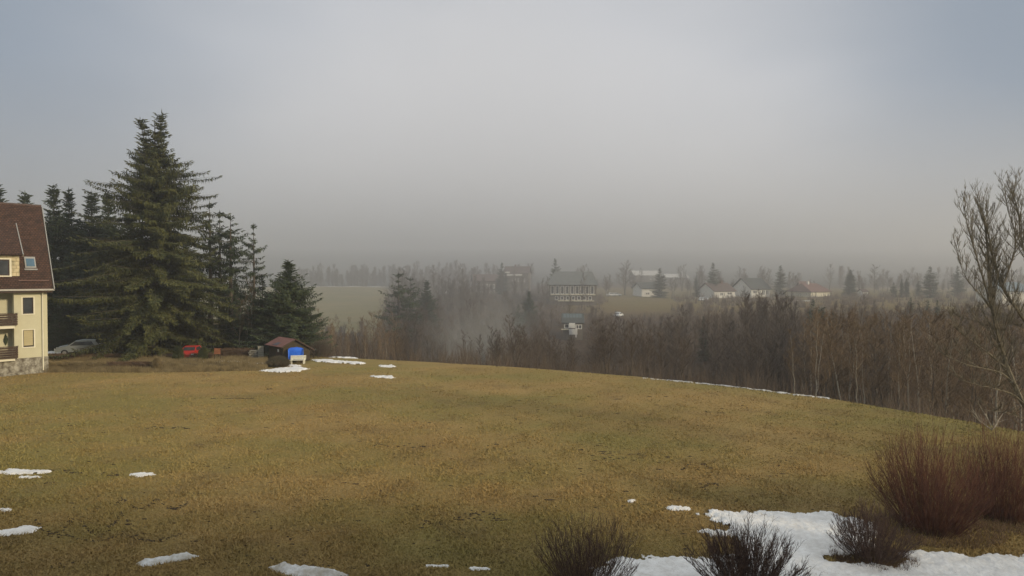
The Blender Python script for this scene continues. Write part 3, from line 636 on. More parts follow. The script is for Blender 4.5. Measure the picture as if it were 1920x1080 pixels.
MB().tube(p, [.05]*4, 8).build('downpipe', M_cream, hs)
def window(parent, x0, x1, y, z0, z1, glass=M_glass, fr=M_frame, t=.07, mull=False, name='window'):
    f = MB(); f.box(x0, x1, y-.02, y+.06, z0, z0+t); f.box(x0, x1, y-.02, y+.06, z1-t, z1); f.box(x0, x0+t, y-.02, y+.06, z0+t, z1-t); f.box(x1-t, x1, y-.02, y+.06, z0+t, z1-t)
    if mull: f.box((x0+x1)/2-t/2, (x0+x1)/2+t/2, y-.018, y+.058, z0+t, z1-t)
    fo = f.build(name, fr, parent); MB().box(x0+t, x1-t, y+.02, y+.04, z0+t, z1-t).build('pane', glass, fo); return fo
wu = window(hs, -1.62, -.93, .12, 4.98, 6.33)
MB().box(-1.3, -1.05, .18, .2, 5.1, 5.9).build('curtain', M_cream, wu)
wl = window(hs, -1.62, -.93, .14, 2.23, 3.63)
MB().box(-1.57, -.98, .08, .115, 2.34, 3.6).build('shutter', M_shutter, wl)
for z0, z1 in ((4.93, 4.98), (2.18, 2.23)): MB().box(-1.66, -.89, -.05, .1, z0-.04, z1).build('window_sill', M_cream, hs)
for zz0, zz1 in ((2.15, 3.7), (4.9, 6.4)):
    tr = MB(); tr.box(-1.72, -1.625, -.015, -.001, zz0, zz1); tr.box(-.925, -.83, -.015, -.001, zz0, zz1); tr.box(-1.625, -.925, -.015, -.001, zz1-.07, zz1); tr.build('window_trim', M_cream, hs)
# recess doors and balconies
for z0, z1, gl in ((4.2, 6.3, M_glass), (1.5, 3.6, M_shutter)):
    window(hs, -5.3, -3.15, 1.12, z0, z1, gl, M_frame, .08, True, 'balcony_door')
MB().box(WL, -2.2, -.35, 1.2, 3.84, 4.06).build('balcony_slab', M_cream, hs)
MB().box(WL, -2.2, -.35, 1.2, 1.2, 1.36).build('balcony_slab', M_cream, hs)
for zb in (4.06, 1.36):
    ra = MB()
    for k in range(5):
        z = zb+.06+k*.19; ra.box(WL, -2.02, -.46, -.42, z, z+.15)
        ra.box(-2.07, -2.02, -.42, -.02, z, z+.15)
    for k in range(8): ra.box(-2.15-k*1.4, -2.09-k*1.4, -.42, -.36, zb, zb+1.0)
    ra.box(WL, -1.99, -.5, -.36, zb+1.0, zb+1.04)
    ra.build('balcony_railing', M_brownwood, hs)
wre = MB(); ns_, nr_ = 12, 14; rr_ = random.Random(3)
for i in range(nr_+1):
    for j in range(ns_):
        f_ = math.sin(math.pi*i/nr_)*rr_.uniform(.7, 1.25)+.02; wre.v.append((-2.62+.13*f_*math.cos(j*6.283/ns_), 1.1+.09*f_*math.sin(j*6.283/ns_), 2.35+1.0*i/nr_))
for i in range(nr_):
    for j in range(ns_): wre.f.append((i*ns_+j, i*ns_+(j+1) % ns_, (i+1)*ns_+(j+1) % ns_, (i+1)*ns_+j))
wre.build('door_wreath', M_needle_dk, hs)
# dormer
def ry(z): return -OV+(z-E0)/(ZR-E0)*(DP/2+OV)
zd0, zd1, zdt = 7.95, 9.9, 12.55; yf = .12
dm = empty('dormer', (0, 0, 0)); dm.parent = hs
D = MB(); D.box(WL, -1.85, yf, yf+.12, zd0, 8.15); D.box(WL, -1.85, yf, yf+.12, 9.45, zd1); D.box(-2.43, -1.85, yf, yf+.12, 8.15, 9.45)
D.box(WL, -5.2, yf, yf+.12, 8.15, 9.45)
D.build('dormer_wall', M_shingle, dm, uvm=True)
D = MB(); D.slab([(-1.85, yf, zd0), (-1.85, ry(zd1), zd1), (-1.85, yf, zd1)], .06); D.slab([(-1.85, yf, zd1), (-1.85, ry(zd1), zd1), (-1.85, ry(zdt), zdt)], .06); D.build('dormer_cheek', M_shingle, dm, uvm=True)
D = MB(); D.slab([(WL, yf-.3, zd1-.12), (-1.62, yf-.3, zd1-.12), (-1.62, ry(zdt)-.05, zdt), (WL, ry(zdt)-.05, zdt)], .13); D.build('dormer_roof', M_rooftile, dm, uvm=True)
MB().slab([(-1.615, yf-.32, zd1-.2), (-1.555, yf-.32, zd1-.2), (-1.555, ry(zdt), zdt-.06), (-1.615, ry(zdt), zdt-.06)], .24).build('dormer_verge', M_grey, dm)
window(dm, -5.2, -2.43, yf-.02, 8.15, 9.45, M_glass, M_frame, .09, True)
MB().box(-5.35, -2.3, yf-.1, yf-.001, 8.05, 8.14).build('window_sill', M_cream, dm)
D = MB(); D.box(-2.425, -2.3, yf-.03, yf-.001, 8.14, 9.57); D.box(-5.35, -2.425, yf-.03, yf-.001, 9.455, 9.57); D.build('window_trim', M_cream, dm)
# skylight on the slope
def rp(x, z, o=0):
    n = Vector((0, -(ZR-E0), DP/2+OV)).normalized(); return Vector((x, ry(z), z))+n*(.14+o)
def rslab(x0, x1, z0, z1, o, t, name, m, par):
    a, b, c, d_ = rp(x0, z0, o), rp(x1, z0, o), rp(x1, z1, o), rp(x0, z1, o); MB().slab([a, b, c, d_], t).build(name, m, par)
sk = empty('skylight', (0, 0, 0)); sk.parent = roof
rslab(-1.35, -.62, 8.68, 9.62, .0, .08, 'skylight_frame', M_grey, sk); rslab(-1.26, -.71, 8.80, 9.45, .085, .02, 'skylight_pane', M_glassblue, sk)
rslab(-1.42, -.55, 8.52, 8.62, .0, .05, 'flashing', M_grey, sk)
MB().slab([rp(-1.9, 7.55, .10), rp(.1, 7.55, .10), rp(.1, 7.6, .10), rp(-1.9, 7.6, .10)], .05).build('snow_guard', M_chim, roof)

# ------------------------------------------------------------------ the hotel the camera hangs on (it shades the near grass)
ht = empty('hotel_building', (0, -.6, 0), 0, 'large cream hotel whose shadow falls over the near grass', 'hotel')
for x0, x1, h0, h1 in ((-35, 38, 14.2, 18.5), (38.01, 78, 12.5, 16)):
    MB().box(x0, x1, -14, 0, -1, h0).build('wall', M_offwhite, ht)
    q = MB(); q.slab([(x0-.4, .7, h0-.25), (x1+.4, .7, h0-.25), (x1+.4, -5, h1), (x0-.4, -5, h1)], .25); q.slab([(x1+.4, -14.7, h0-.25), (x0-.4, -14.7, h0-.25), (x0-.4, -9, h1), (x1+.4, -9, h1)], .25); q.box(x0-.4, x1+.4, -9, -5, h1+.02, h1+.2)
    q.build('roof', M_rooftile, ht)
    for fl in range(4):
        for k in range(int((x1-x0)/4)):
            if abs(x0+2+k*4) > 2.5 or fl != 2: window(ht, x0+1.4+k*4, x0+2.8+k*4, .03, 1+fl*3, 2.5+fl*3)
# ------------------------------------------------------------------ shed
SX, SZ = PX(530, 56), 56.0
sh = empty('garden_shed', (SX, SZ, H(SX, SZ)), TH, 'small dark wooden shed with a rusty red roof left of the blue cover', 'shed')
ax, aw, ad = 1.1, 2.65, 3.0; he, ha, hr_ = 1.62, 2.12, 1.15
def gab(y0, y1):
    return ([(0, y0, 0), (aw, y0, 0), (aw, y0, hr_), (ax, y0, ha), (0, y0, he), (0, y1, 0), (aw, y1, 0), (aw, y1, hr_), (ax, y1, ha), (0, y1, he)],
            [(0, 1, 2, 3, 4), (9, 8, 7, 6, 5), (0, 4, 9, 5), (1, 6, 7, 2), (0, 5, 6, 1)])
MB().add(*gab(0, ad)).build('wall', M_shedwall, sh)
sr = MB().slab([(-.3, -.25, he-.13), (ax, -.25, ha+.03), (ax, ad+.2, ha+.03), (-.3, ad+.2, he-.13)], -.05)
sr.slab([(ax, -.25, ha+.03), (aw+.3, -.25, hr_-.14), (aw+.3, ad+.2, hr_-.14), (ax, ad+.2, ha+.03)], -.05)
sro = sr.build('roof', M_shedroof, sh)
MB().slab([(-.15, 1.0, he-.045), (.75, 1.0, he+.31), (.75, 1.5, he+.31), (-.15, 1.9, he-.045)], .02).build('roof_patch', M_slate, sro)
b_ = MB(); b_.slab([(-.33, -.29, he-.22), (ax, -.29, ha-.05), (ax, -.29, ha+.05), (-.33, -.29, he-.10)], .03); b_.slab([(ax, -.29, ha-.05), (aw+.33, -.29, hr_-.25), (aw+.33, -.29, hr_-.12), (ax, -.29, ha+.05)], .03); b_.build('barge_board', M_brownwood, sro)
dr = MB().box(-.03, -.001, .5, 1.4, .05, 1.45).build('door', M_brownwood, sh)
MB().box(-.05, -.031, .75, 1.05, .95, 1.2).build('window', M_offwhite, dr)
# white bench and blue covered swing seat in front of the shed
bx_, bz_ = PX(557, 55.3), 55.3
be = empty('park_bench', (bx_, bz_, H(bx_, bz_)), R(8), 'white slatted bench in front of the blue covered seat', 'bench'); be.scale = (1.0, 1, .8)
MB().box(-.68, .68, -.1, .02, .43, .47).box(-.68, .68, .05, .17, .43, .47).box(-.68, .68, .2, .32, .43, .47).build('seat', M_bench, be)
k_ = MB()
for q in range(3): k_.box(-.68, .68, .34+q*.03, .37+q*.03, .52+q*.14, .63+q*.14)
k_.build('backrest', M_bench, be)
for sx_ in (-.55, .55): MB().box(sx_-.05, sx_+.05, -.08, 0, 0, .43).box(sx_-.05, sx_+.05, .28, .345, 0, .52).box(sx_-.03, sx_+.03, 0, .28, .36, .42).build('leg', M_bench, be)
sx_, sz_ = PX(554, 56.1), 56.1
bl = empty('covered_seat', (sx_, sz_, H(sx_, sz_)), R(8), 'garden seat under a bright blue tarpaulin behind the white bench', 'covered furniture'); bl.scale = (1, 1, 1.12)
c_ = MB(); prof = [(-.35, .35), (-.38, 1.0), (-.25, 1.22), (0, 1.30), (.3, 1.25), (.36, .95), (.34, .35)]; n_ = 9
for i in range(n_):
    xx = -.62+1.24*i/(n_-1); ee = 1-.10*(abs(i-4)/4)**3
    for (yy, zz) in prof: c_.v.append((xx+.02*math.sin(zz*9+i), yy*ee+.02*math.sin(i*2+zz*4), .1+(zz-.1)*ee+.015*math.sin(i*1.7+yy*6)))
kk = len(prof)
for i in range(n_-1):
    for j in range(kk-1): c_.f.append((i*kk+j, (i+1)*kk+j, (i+1)*kk+j+1, i*kk+j+1))
c_.f.append(tuple(range(kk))[::-1]); c_.f.append(tuple((n_-1)*kk+j for j in range(kk)))
c_.build('tarpaulin', M_blue, bl, smooth_=True)
for q in (-.5, .5):
    MB().box(q-.04, q+.04, -.3, -.22, 0, .38).build('leg', M_brownwood, bl)
    MB().box(q-.04, q+.04, .2, .28, 0, .38).build('leg', M_brownwood, bl)

# twiggy clump used for hedges and rounded shrubs
def clump(name, w_, d_, h_, n, m, label, loc, rz=0, cat='shrub', rounded=True, seed=1, r0=.012, fuzz=.12):
    r = random.Random(seed); mb = MB()
    for i in range(n):
        a = r.uniform(0, 6.28); q = math.sqrt(r.random())
        x = math.cos(a)*q*w_/2 if rounded else r.uniform(-w_/2, w_/2); y = math.sin(a)*q*d_/2 if rounded else r.uniform(-d_/2, d_/2)
        top = h_*(math.sqrt(max(0, 1-q*q*.8)) if rounded else r.uniform(.8, 1))*r.uniform(.75, 1.05)
        z0 = r.uniform(0, top*.7); p0 = Vector((x*.8, y*.8, z0)); p1 = Vector((x+r.uniform(-fuzz, fuzz), y+r.uniform(-fuzz, fuzz), z0+(top-z0)*.5)); p2 = Vector((x*1.05+r.uniform(-fuzz, fuzz)*1.5, y*1.05+r.uniform(-fuzz, fuzz)*1.5, top))
        mb.tube([p0, p1, p2], [r0, r0*.8, r0*.4], 3)
    o = mb.build(name, m, None, loc); o.rotation_euler = (0, 0, rz); return tag(o, label, cat)
gx_, gz_ = G(521, 691)
clump('shrub', 2.0, 1.4, .98, 1500, M_hedgeg, 'low rounded grey brown shrub in front of the shed', (gx_, gz_, H(gx_, gz_)), seed=3, r0=.014)
x = PX(445, 59); clump('hedge', 3.0, .8, 1.2, 1900, M_hedge, 'brown leafless hedge left of the weathered board panel', (x, 59, 0), cat='hedge', rounded=False, seed=4, r0=.016)
x = PX(250, 53); clump('hedge', 4.2, .6, .72, 2200, M_hedge, 'low reddish brown hedge along the meadow below the big spruce', (x, 53, 0), cat='hedge', rounded=False, seed=5, r0=.014, fuzz=.2)
x = PX(292, 52.6); clump('shrub', .7, .6, 1.25, 350, M_weed, 'narrow dry upright bush at the right end of the low hedge', (x, 52.6, 0), seed=6)
x = PX(22, 51.0); clump('shrub', 1.0, .8, .7, 500, M_needle_dk, 'small dark green bush against the stone plinth', (x, 49.6, 0), seed=7)
x = PX(140, 53.2); clump('hedge', 4.8, .6, .75, 1500, M_weed, 'low straw coloured hedge right of the stone plinth', (x, 53.2, 0), cat='hedge', rounded=False, seed=8, fuzz=.25)
x = PX(385, 55); clump('hedge', 7.6, 1.2, .3, 2600, M_hedgeg, 'low green brown hedge in front of the snowy verge', (x, 54.2, 0), cat='hedge', rounded=False, seed=9, fuzz=.2)
x = PX(597, 60); clump('shrub', 2.9, 1.8, 1.9, 330, M_twig, 'brown twiggy shrub at the right corner of the shed', (x, 60.5, 0), seed=10, r0=.013)
x = PX(165, 58.6); clump('hedge', 7.5, .7, .72, 1500, M_hedge, 'brown low hedge in front of the pale parked car', (x, 58.6, 0), cat='hedge', rounded=False, seed=14, fuzz=.2)
x = PX(352, 58.6); clump('hedge', 4.6, .6, .78, 1200, M_hedge, 'brown low hedge in front of the red car', (x, 58.6, 0), cat='hedge', rounded=False, seed=15, fuzz=.2)
x = PX(333, 57.6); clump('shrub', .9, .7, 1.6, 500, M_needle, 'green boughs touching the left of the red car', (x, 57.6, 0), seed=16, r0=.03)
x = PX(379, 57.6); clump('shrub', .8, .7, 1.5, 450, M_needle, 'green boughs touching the right of the red car', (x, 57.6, 0), seed=17, r0=.03)
# dry weeds strip at the far left verge
v = []
for i in range(60000):
    z = wr.uniform(51.2, 59); px = wr.uniform(-80, 500); x = PX(px, z); hh = wr.uniform(.12, .6)*(.5+.5*math.sin(x*.9)*math.sin(z*2.1)+.3); wd = .02
    g0 = H(x, z); tx = x+wr.uniform(-.12, .12); v += [(x-wd, z, g0-.02), (x+wd, z, g0-.02), (tx, z+wr.uniform(-.1, .1), g0+max(hh, .06))]
tag(mk('weeds', npmesh('weeds', v, 0, M_weed)), 'tall dry weeds on the verge below the spruces and house', 'weeds', kind='stuff')

# board panel, wood stack, rust red boards
x = PX(488, 58.2); pn = empty('wooden_screen', (x, 58.2, 0), R(10), 'upright weathered board panel just left of the shed', 'fence panel')
q = MB()
for i in range(7): q.box(-.26, .26, -.02, .02, .05+i*.2, .23+i*.2)
q.build('boards', M_panel, pn)
for s in (-.26, .22): MB().box(s, s+.05, .021, .07, 0, 1.5).build('post', M_brownwood, pn)
x = PX(476, 58.6); q = MB(); r = random.Random(8)
for i in range(5):
    for j in range(6):
        cx_ = -.32+i*.16+(.08 if j % 2 else 0); cz_ = .1+j*.17; rr2 = r.uniform(.065, .085)
        q.tube([Vector((cx_, -.25+r.uniform(-.04, .04), cz_)), Vector((cx_, .25, cz_))], [rr2, rr2], 7, True)
o = q.build('wood_stack', M_log, None, (x, 58.4, 0)); tag(o, 'pale stacked firewood between the brown hedge and board panel', 'firewood')
x = PX(411, 58); q = MB()
for i in range(4): q.box(-.3, .3, -.02, .02, .75+i*.14, .87+i*.14)
pr = empty('low_fence', (x, 57.5, 0), R(-5), 'small rust red board panel at the right foot of the big spruce', 'fence panel')
q.build('boards', M_rustpanel, pr)
for s in (-.3, .25): MB().box(s, s+.05, .021, .07, 0, 1.35).build('post', M_brownwood, pr)

# ------------------------------------------------------------------ cars
def car(paint, label, x, y, rz, name='parked_car', group=None, scale=1.0):
    c = empty(name, (x, y, H(x, y)), rz, label, 'car', group); c.scale = (scale,)*3
    prof = [(-2.1, .35), (-2.12, .72), (-1.95, .92), (-1.55, 1.0), (-1.25, 1.42), (-.3, 1.5), (.45, 1.4), (1.05, 1.0), (1.85, .86), (2.12, .66), (2.12, .35)]
    b = MB(); k = len(prof); ws = [(-.82, .94), (-.86, 1.0), (.86, 1.0), (.82, .94)]
    for (yy, q) in ws:
        for (xx, zz) in prof:
            tuck = .80 if zz > 1.2 else 1.0; b.v.append((xx*(.985 if q < 1 else 1), yy*tuck, zz*(1 if q == 1 else .985)))
    for i in range(3):
        for j in range(k): b.f.append((i*k+j, i*k+(j+1) % k, (i+1)*k+(j+1) % k, (i+1)*k+j))
    b.f.append(tuple(range(k))); b.f.append(tuple(3*k+j for j in range(k))[::-1])
    b.build('body', paint, c)
    for s in (-1, 1):
        y0 = s*.80
        MB().slab([(-1.2, y0*1.06, 1.0), (-.98, y0*.91, 1.36), (.42, y0*.91, 1.34), (.85, y0*1.06, 1.0)], .02*(-s)).build('side_window', M_glass, c)
        for xx in (-1.3, 1.3):
            wh_ = MB(); pts = [Vector((xx, s*.74, .31)), Vector((xx, s*.90, .31))]; wh_.tube(pts, [.31, .31], 14, True)
            wo = wh_.build('wheel', M_tyre, c); MB().tube([Vector((xx, s*.895, .31)), Vector((xx, s*.91, .31))], [.18, .17], 10, True).build('rim', M_rim, wo)
        MB().box(2.06, 2.13, s*.72-.14, s*.72+.14, .62, .76).build('headlight', M_lamp, c)
    MB().slab([(1.03, -.70, 1.03), (1.03, .70, 1.03), (.50, .62, 1.385), (.50, -.62, 1.385)], .02).build('windscreen', M_glass, c)
    MB().slab([(-1.56, .68, 1.03), (-1.56, -.68, 1.03), (-1.30, -.6, 1.38), (-1.30, .6, 1.38)], .02).build('rear_window', M_glass, c)
    return c
car(M_carsil, 'pale car parked under the spruces right of the house', PX(150, 63.5), 63.5, R(-150))
car(M_carred, 'red car half hidden by the low boughs of the big spruce', PX(357, 60.0), 60.0, R(-78), scale=.8)
for px, z, rz, lab in [(1147, 205, 10, 'white car in mist, left one of the pair right of the long building'), (1156, 206, -5, 'white car in mist, right one of the pair right of the long building'), (1160, 152, 60, 'white car standing on the slope below the pair of cars'),
        (1315, 185, 80, 'tiny white car left of the brown roofed bungalow, left one'), (1322, 186, 85, 'tiny white car left of the brown roofed bungalow, right one'), (843, 205, 5, 'white car among leafless trees on the left slope')]:
    o = car(M_carwhite, lab, PX(px, z), z, R(rz), scale=.8)

# ------------------------------------------------------------------ buildings across the valley
def house(name, label, px0, px1, z, ybase, yeave, yridge, rz, wall, roofm, wins=(), depth=8.0, chim=None, hip=0.0, over=.5, roofpitch_back=True, cat='house', glass=M_glass, fr=M_white, bands=()):
    """a house whose front spans photo columns px0..px1 at depth z; wins = (fraction x0, x1, z0, z1)"""
    x0, x1 = PX(px0, z), PX(px1, z); zb = ELEV(ybase, z); we = ELEV(yeave, z)-zb; zr = ELEV(yridge, z+depth*.4)-zb; W = x1-x0
    t = empty(name, ((x0+x1)/2, z, zb), R(rz), label, cat)
    hw = W/2; gz = min(H(x0, z), H(x1, z), H((x0+x1)/2, z))-zb-1.0; m = MB(); m.box(-hw, hw, 0, depth, min(gz, -.5), we)
    if hip == 0: m.add([(-hw, 0, we), (-hw, depth, we), (-hw, depth/2, zr-.15), (hw, 0, we), (hw, depth, we), (hw, depth/2, zr-.15)], [(0, 2, 1), (3, 4, 5), (0, 1, 4, 3), (0, 3, 5, 2), (1, 2, 5, 4)])
    m.build('wall', wall, t)
    rr = MB(); a = hw+over; hp = hip*W/2
    dz = (zr-we)/(depth/2)*over
    rr.slab([(-a, -over, we-dz), (a, -over, we-dz), (hw+over-hp, depth/2, zr), (-hw-over+hp, depth/2, zr)], .15)
    rr.slab([(a, depth+over, we-dz), (-a, depth+over, we-dz), (-hw-over+hp, depth/2, zr), (hw+over-hp, depth/2, zr)], .15)
    if hip:
        rr.slab([(-a, depth+over, we-dz), (-a, -over, we-dz), (-hw-over+hp, depth/2, zr)], .15); rr.slab([(a, -over, we-dz), (a, depth+over, we-dz), (hw+over-hp, depth/2, zr)], .15)
    ro = rr.build('roof', roofm, t)
    if chim:
        for cx in chim: MB().box(-hw+cx*W-.3, -hw+cx*W+.3, depth*.42, depth*.42+.6, zr-1.2, zr+.8).build('chimney', M_white if name == 'villa' else M_chim, ro)
    for (a0, a1, b0, b1) in wins: window(t, -hw+a0*W, -hw+a1*W, -.05, b0*we, b1*we, glass, fr, .14, (a1-a0)*W > 1.3)
    for (a0, a1, b0, b1, mm) in bands: MB().box(-hw+a0*W, -hw+a1*W, -.5, -.001, b0*we, b1*we).build('balcony', mm, t)
    return t, ro, W, we, zr
M_fbrown = mat('far_brown_cladding', (.12, .1, .08), .9, (.17, .15, .12), 1)
g = lambda n, a, b, c, d_, f=.6: [(a+(b-a)*i/n, a+(b-a)*(i+f)/n, c, d_) for i in range(n)]
lb, ro, W, we, zr = house('long_building', 'long brown building with rows of white framed windows in the misty centre', 1030, 1118, 170, 570, 533, 510, -6, M_fbrown, mat('lighter_grey_roof', (.12, .13, .125), .9, (.16, .165, .155), 1),  # roof colour set to a lighter grey than the dark slate roofs
      g(9, .03, .98, .50, .92, .72)+g(7, .12, .95, .20, .40, .6), 10, None, .25, .4, bands=((.03, .98, .45, .485, M_cream), (.18, .95, .14, .18, M_cream)))
tb, ro, W, we, zr = house('solar_house', 'small white house with solar panels on its roof below the long building', 1056, 1093, 128, 629, 605, 589, -4, M_fbrown, M_roofdark,
      [(.06, .3, .55, .9), (.62, .95, .5, .85)], 6, None, 0, .3, bands=((.3, .6, .58, .98, M_white), (.3, .72, .08, .5, M_white), (-.1, .3, .46, .5, M_cream)))
MB().box(W/2-1.6, W/2-1.35, -1.2, -.95, -.3, we*.8).build('post', M_white, tb)
for i in range(6):
    for j in range(2):
        a0 = -W/2+.1+i*W/6.2; u0, u1 = .08+j*.45, .08+j*.45+.38
        yl = lambda u: -.3+(3.3)*u; zl = lambda u: (we-.25)+(zr-we+.25)*u+.17
        MB().slab([(a0, yl(u0), zl(u0)), (a0+W/7.4, yl(u0), zl(u0)), (a0+W/7.4, yl(u1), zl(u1)), (a0, yl(u1), zl(u1))], .04).build('solar_panel', M_solar, ro)
house('guest_house', 'brown building with three rows of pale windows left of the misty spruce', 889, 940, 212, 556, 527, 515, 8, M_fbrown, M_roofbrown, g(7, .05, .95, .12, .38, .5)+g(7, .05, .95, .52, .80, .5), 10, None, 0)
house('chalet', 'house with white balcony bands right of the misty spruce', 946, 990, 228, 530, 512, 500, -8, M_fbrown, M_roofbrown, g(5, .3, .95, .08, .42, .45), 9, (.4, ), 0, bands=((.1, .75, .72, .9, M_white), (.0, .22, .98, 1.15, M_white)))
house('gabled_house', 'small house with a white gable left of the broad misty spruce', 1202, 1234, 206, 556, 540, 530, 14, M_white, M_roofdark, [(.25, .5, .2, .5), (.65, .9, .3, .7)], 7, None, 0)
house('bungalow', 'white bungalow with a brown roof, leftmost of the three bungalows', 1334, 1384, 200, 557, 545, 531, 24, M_white, M_roofbrown, [(.27, .42, .2, .7), (.44, .5, .05, .7), (.62, .86, .35, .75)], 8, (.72, ), 0, bands=((.6, .98, .02, .3, M_white),))
house('bungalow', 'white bungalow with a tall dark grey roof, middle of the three bungalows', 1404, 1449, 202, 554, 541, 522, 22, M_white, M_roofdark, [(.08, .3, .3, .75), (.42, .5, .05, .75), (.55, .72, .05, .8), (.76, .93, .05, .8)], 9, None, 0)
house('villa', 'cream bungalow with a red gable roof and white chimney, rightmost of the three bungalows', 1514, 1564, 200, 560, 546, 532, 24, M_cream, M_roofred, [(.04, .35, .12, .35), (.42, .52, .12, .35)], 9, (.38, ), .3)
house('gabled_house', 'small red roofed gable with white eaves left of the cream bungalow', 1506, 1522, 212, 558, 542, 528, -10, M_offwhite, M_roofred, [(.3, .7, .4, .8)], 8, None, 0)
house('garden_hut', 'tiny white garden hut right of the bushy conifer', 1618, 1628, 195, 556, 547, 543, 0, M_white, M_roofbrown, [(.3, .7, .3, .7)], 3, None, 0, .2, cat='hut')
house('detached_house', 'house with a blue grey roof behind the big bare tree', 1878, 1935, 170, 556, 545, 530, 3, M_offwhite, M_roofblue, g(4, .05, .95, .3, .75, .5), 9, None, 0)
house('barn', 'long barn with a snow covered roof in the fog behind the leafless tree', 1190, 1238, 300, 526, 516, 508, 6, M_fbrown, M_snowdirty, [(.6, .68, .2, .8), (.76, .82, .2, .8)], 10, None, 0)
house('barn', 'low barn with a pale roof in the fog right of the misty double spruce', 1250, 1290, 300, 526, 520, 514, -4, M_fbrown, M_snowdirty, [(.3, .36, .2, .8)], 10, None, 0)
# snow on the slope below the villa
for px0, px1, z, lab in [(1496, 1526, 182, 'thin snow strip on the slope below the red gabled house'), (570, 738, 287, 'pale snow edge along the top of the far field')]:
    q = MB(); n_ = 30
    for i in range(n_):
        xx = PX(px0+(px1-px0)*i/(n_-1), z); zj = z+.4*math.sin(i*1.3)
        for s in (0, 1): q.v.append((xx, zj+s*(1.2 if px0 > 1000 else 2.6), H(xx, zj+s*1.2)+.12+.1*s*(1+math.sin(i*.9))))
    for i in range(n_-1): q.f.append((2*i, 2*i+2, 2*i+3, 2*i+1))
    o = q.build('snow_patch', M_snowdirty); md = o.modifiers.new('s', 'SOLIDIFY'); md.thickness = .1; tag(o, lab, 'snow patch')

# ------------------------------------------------------------------ big bare tree on the right
BT = MB(); BC = MB(); br_ = random.Random(9); Z0 = 26.0
bt = empty('bare_tree', (PX(1975, Z0), Z0, H(PX(1975, Z0), Z0)), 0, 'big leaning bare tree with lichened limbs at the right frame edge', 'tree')
org = Vector(bt.location)
def lp(px, py, dz=0): z = Z0+dz; return Vector((PX(px, z), z, ELEV(py, z)))-org
def spline(pts, n=4):
    o = []
    for i in range(len(pts)-1):
        p0 = pts[max(i-1, 0)]; p1 = pts[i]; p2 = pts[i+1]; p3 = pts[min(i+2, len(pts)-1)]
        for k in range(n):
            t = k/n; o.append(.5*((2*p1)+(p2-p0)*t+(2*p0-5*p1+4*p2-p3)*t*t+(3*p1-p0-3*p2+p3)*t**3))
    o.append(pts[-1]); return o
def shoot(mb, p, d, ln, r0, depth, up=.3):
    n = 5; pts = [p]; dd = d.copy()
    for i in range(n):
        dd = (dd+UP*up*.28+Vector((br_.uniform(-.16, .16), br_.uniform(-.16, .16), br_.uniform(-.08, .1)))).normalized(); pts.append(pts[-1]+dd*ln/n)
    mb.tube(pts, [r0*(1-.8*i/n)+.0025 for i in range(n+1)], 4 if r0 > .012 else 3)
    if depth > 0:
        for k in range(int(3+ln*2.6)):
            q = br_.uniform(.12, .95); i = min(int(q*n), n-1); pp = pts[i].lerp(pts[i+1], q*n-i); base = (pts[i+1]-pts[i]).normalized()
            sd = (base*.9+Vector((br_.uniform(-.75, .75), br_.uniform(-.75, .75), br_.uniform(-.1, .5)))).normalized()
            shoot(mb, pp, sd, ln*br_.uniform(.32, .6), max(r0*.45*(1-q*.5), .0048), depth-1, up)
limbs = [  # (points, r0, r1, shoots, shoot length, up)
    ([(1975,835,0),(1945,790,0),(1918,750,0),(1895,700,.2),(1880,655,.3),(1868,610,.4),(1860,565,.5),(1855,520,.6),(1852,480,.7),(1848,440,.7),(1842,405,.8)], .20, .03, 34, 1.5, .55),
    ([(1885,670,.3),(1872,630,-.2),(1862,590,-.5),(1850,545,-.7),(1836,500,-1),(1822,455,-1.1),(1812,420,-1.2),(1806,388,-1.3)], .075, .012, 22, 1.1, .6),
    ([(1990,700,.5),(1950,640,.5),(1920,598,.4),(1893,560,.3),(1876,530,.3),(1868,505,.3),(1858,470,.2),(1850,430,0),(1838,395,0)], .13, .02, 28, 1.2, .6),
    ([(1880,538,.3),(1893,500,.6),(1903,465,.9),(1900,430,1),(1888,395,1.1),(1882,362,1.1)], .06, .012, 20, 1.1, .5),
    ([(1990,560,-.5),(1950,520,-.4),(1925,485,-.2),(1912,440,0),(1908,400,.1),(1895,360,.2)], .09, .012, 24, 1.2, .5),
    ([(1905,720,.2),(1880,700,-.5),(1850,692,-1),(1815,684,-1.5),(1785,672,-1.8),(1768,664,-2)], .05, .01, 14, 1.0, .15),
    ([(1888,690,.2),(1862,668,-.6),(1835,648,-1),(1808,628,-1.3),(1788,612,-1.5)], .045, .01, 14, .9, .35),
    ([(1876,640,.4),(1856,618,1),(1832,602,1.4),(1806,596,1.8),(1785,590,2)], .04, .01, 12, .9, .4),
    ([(1935,770,0),(1905,742,-.8),(1870,730,-1.4),(1835,722,-2),(1800,712,-2.4)], .05, .01, 14, 1.0, .1),
    ([(1864,585,.5),(1846,560,.2),(1826,540,0),(1808,515,-.2),(1797,485,-.4),(1792,460,-.4)], .04, .008, 14, .9, .6),
    ([(1990,650,1),(1955,625,.8),(1925,615,.6),(1890,608,.6),(1860,612,.5)], .05, .01, 10, .9, .2),
    ([(1960,810,0),(1930,790,-1),(1890,775,-1.8),(1850,770,-2.2)], .04, .01, 9, .9, .1)]
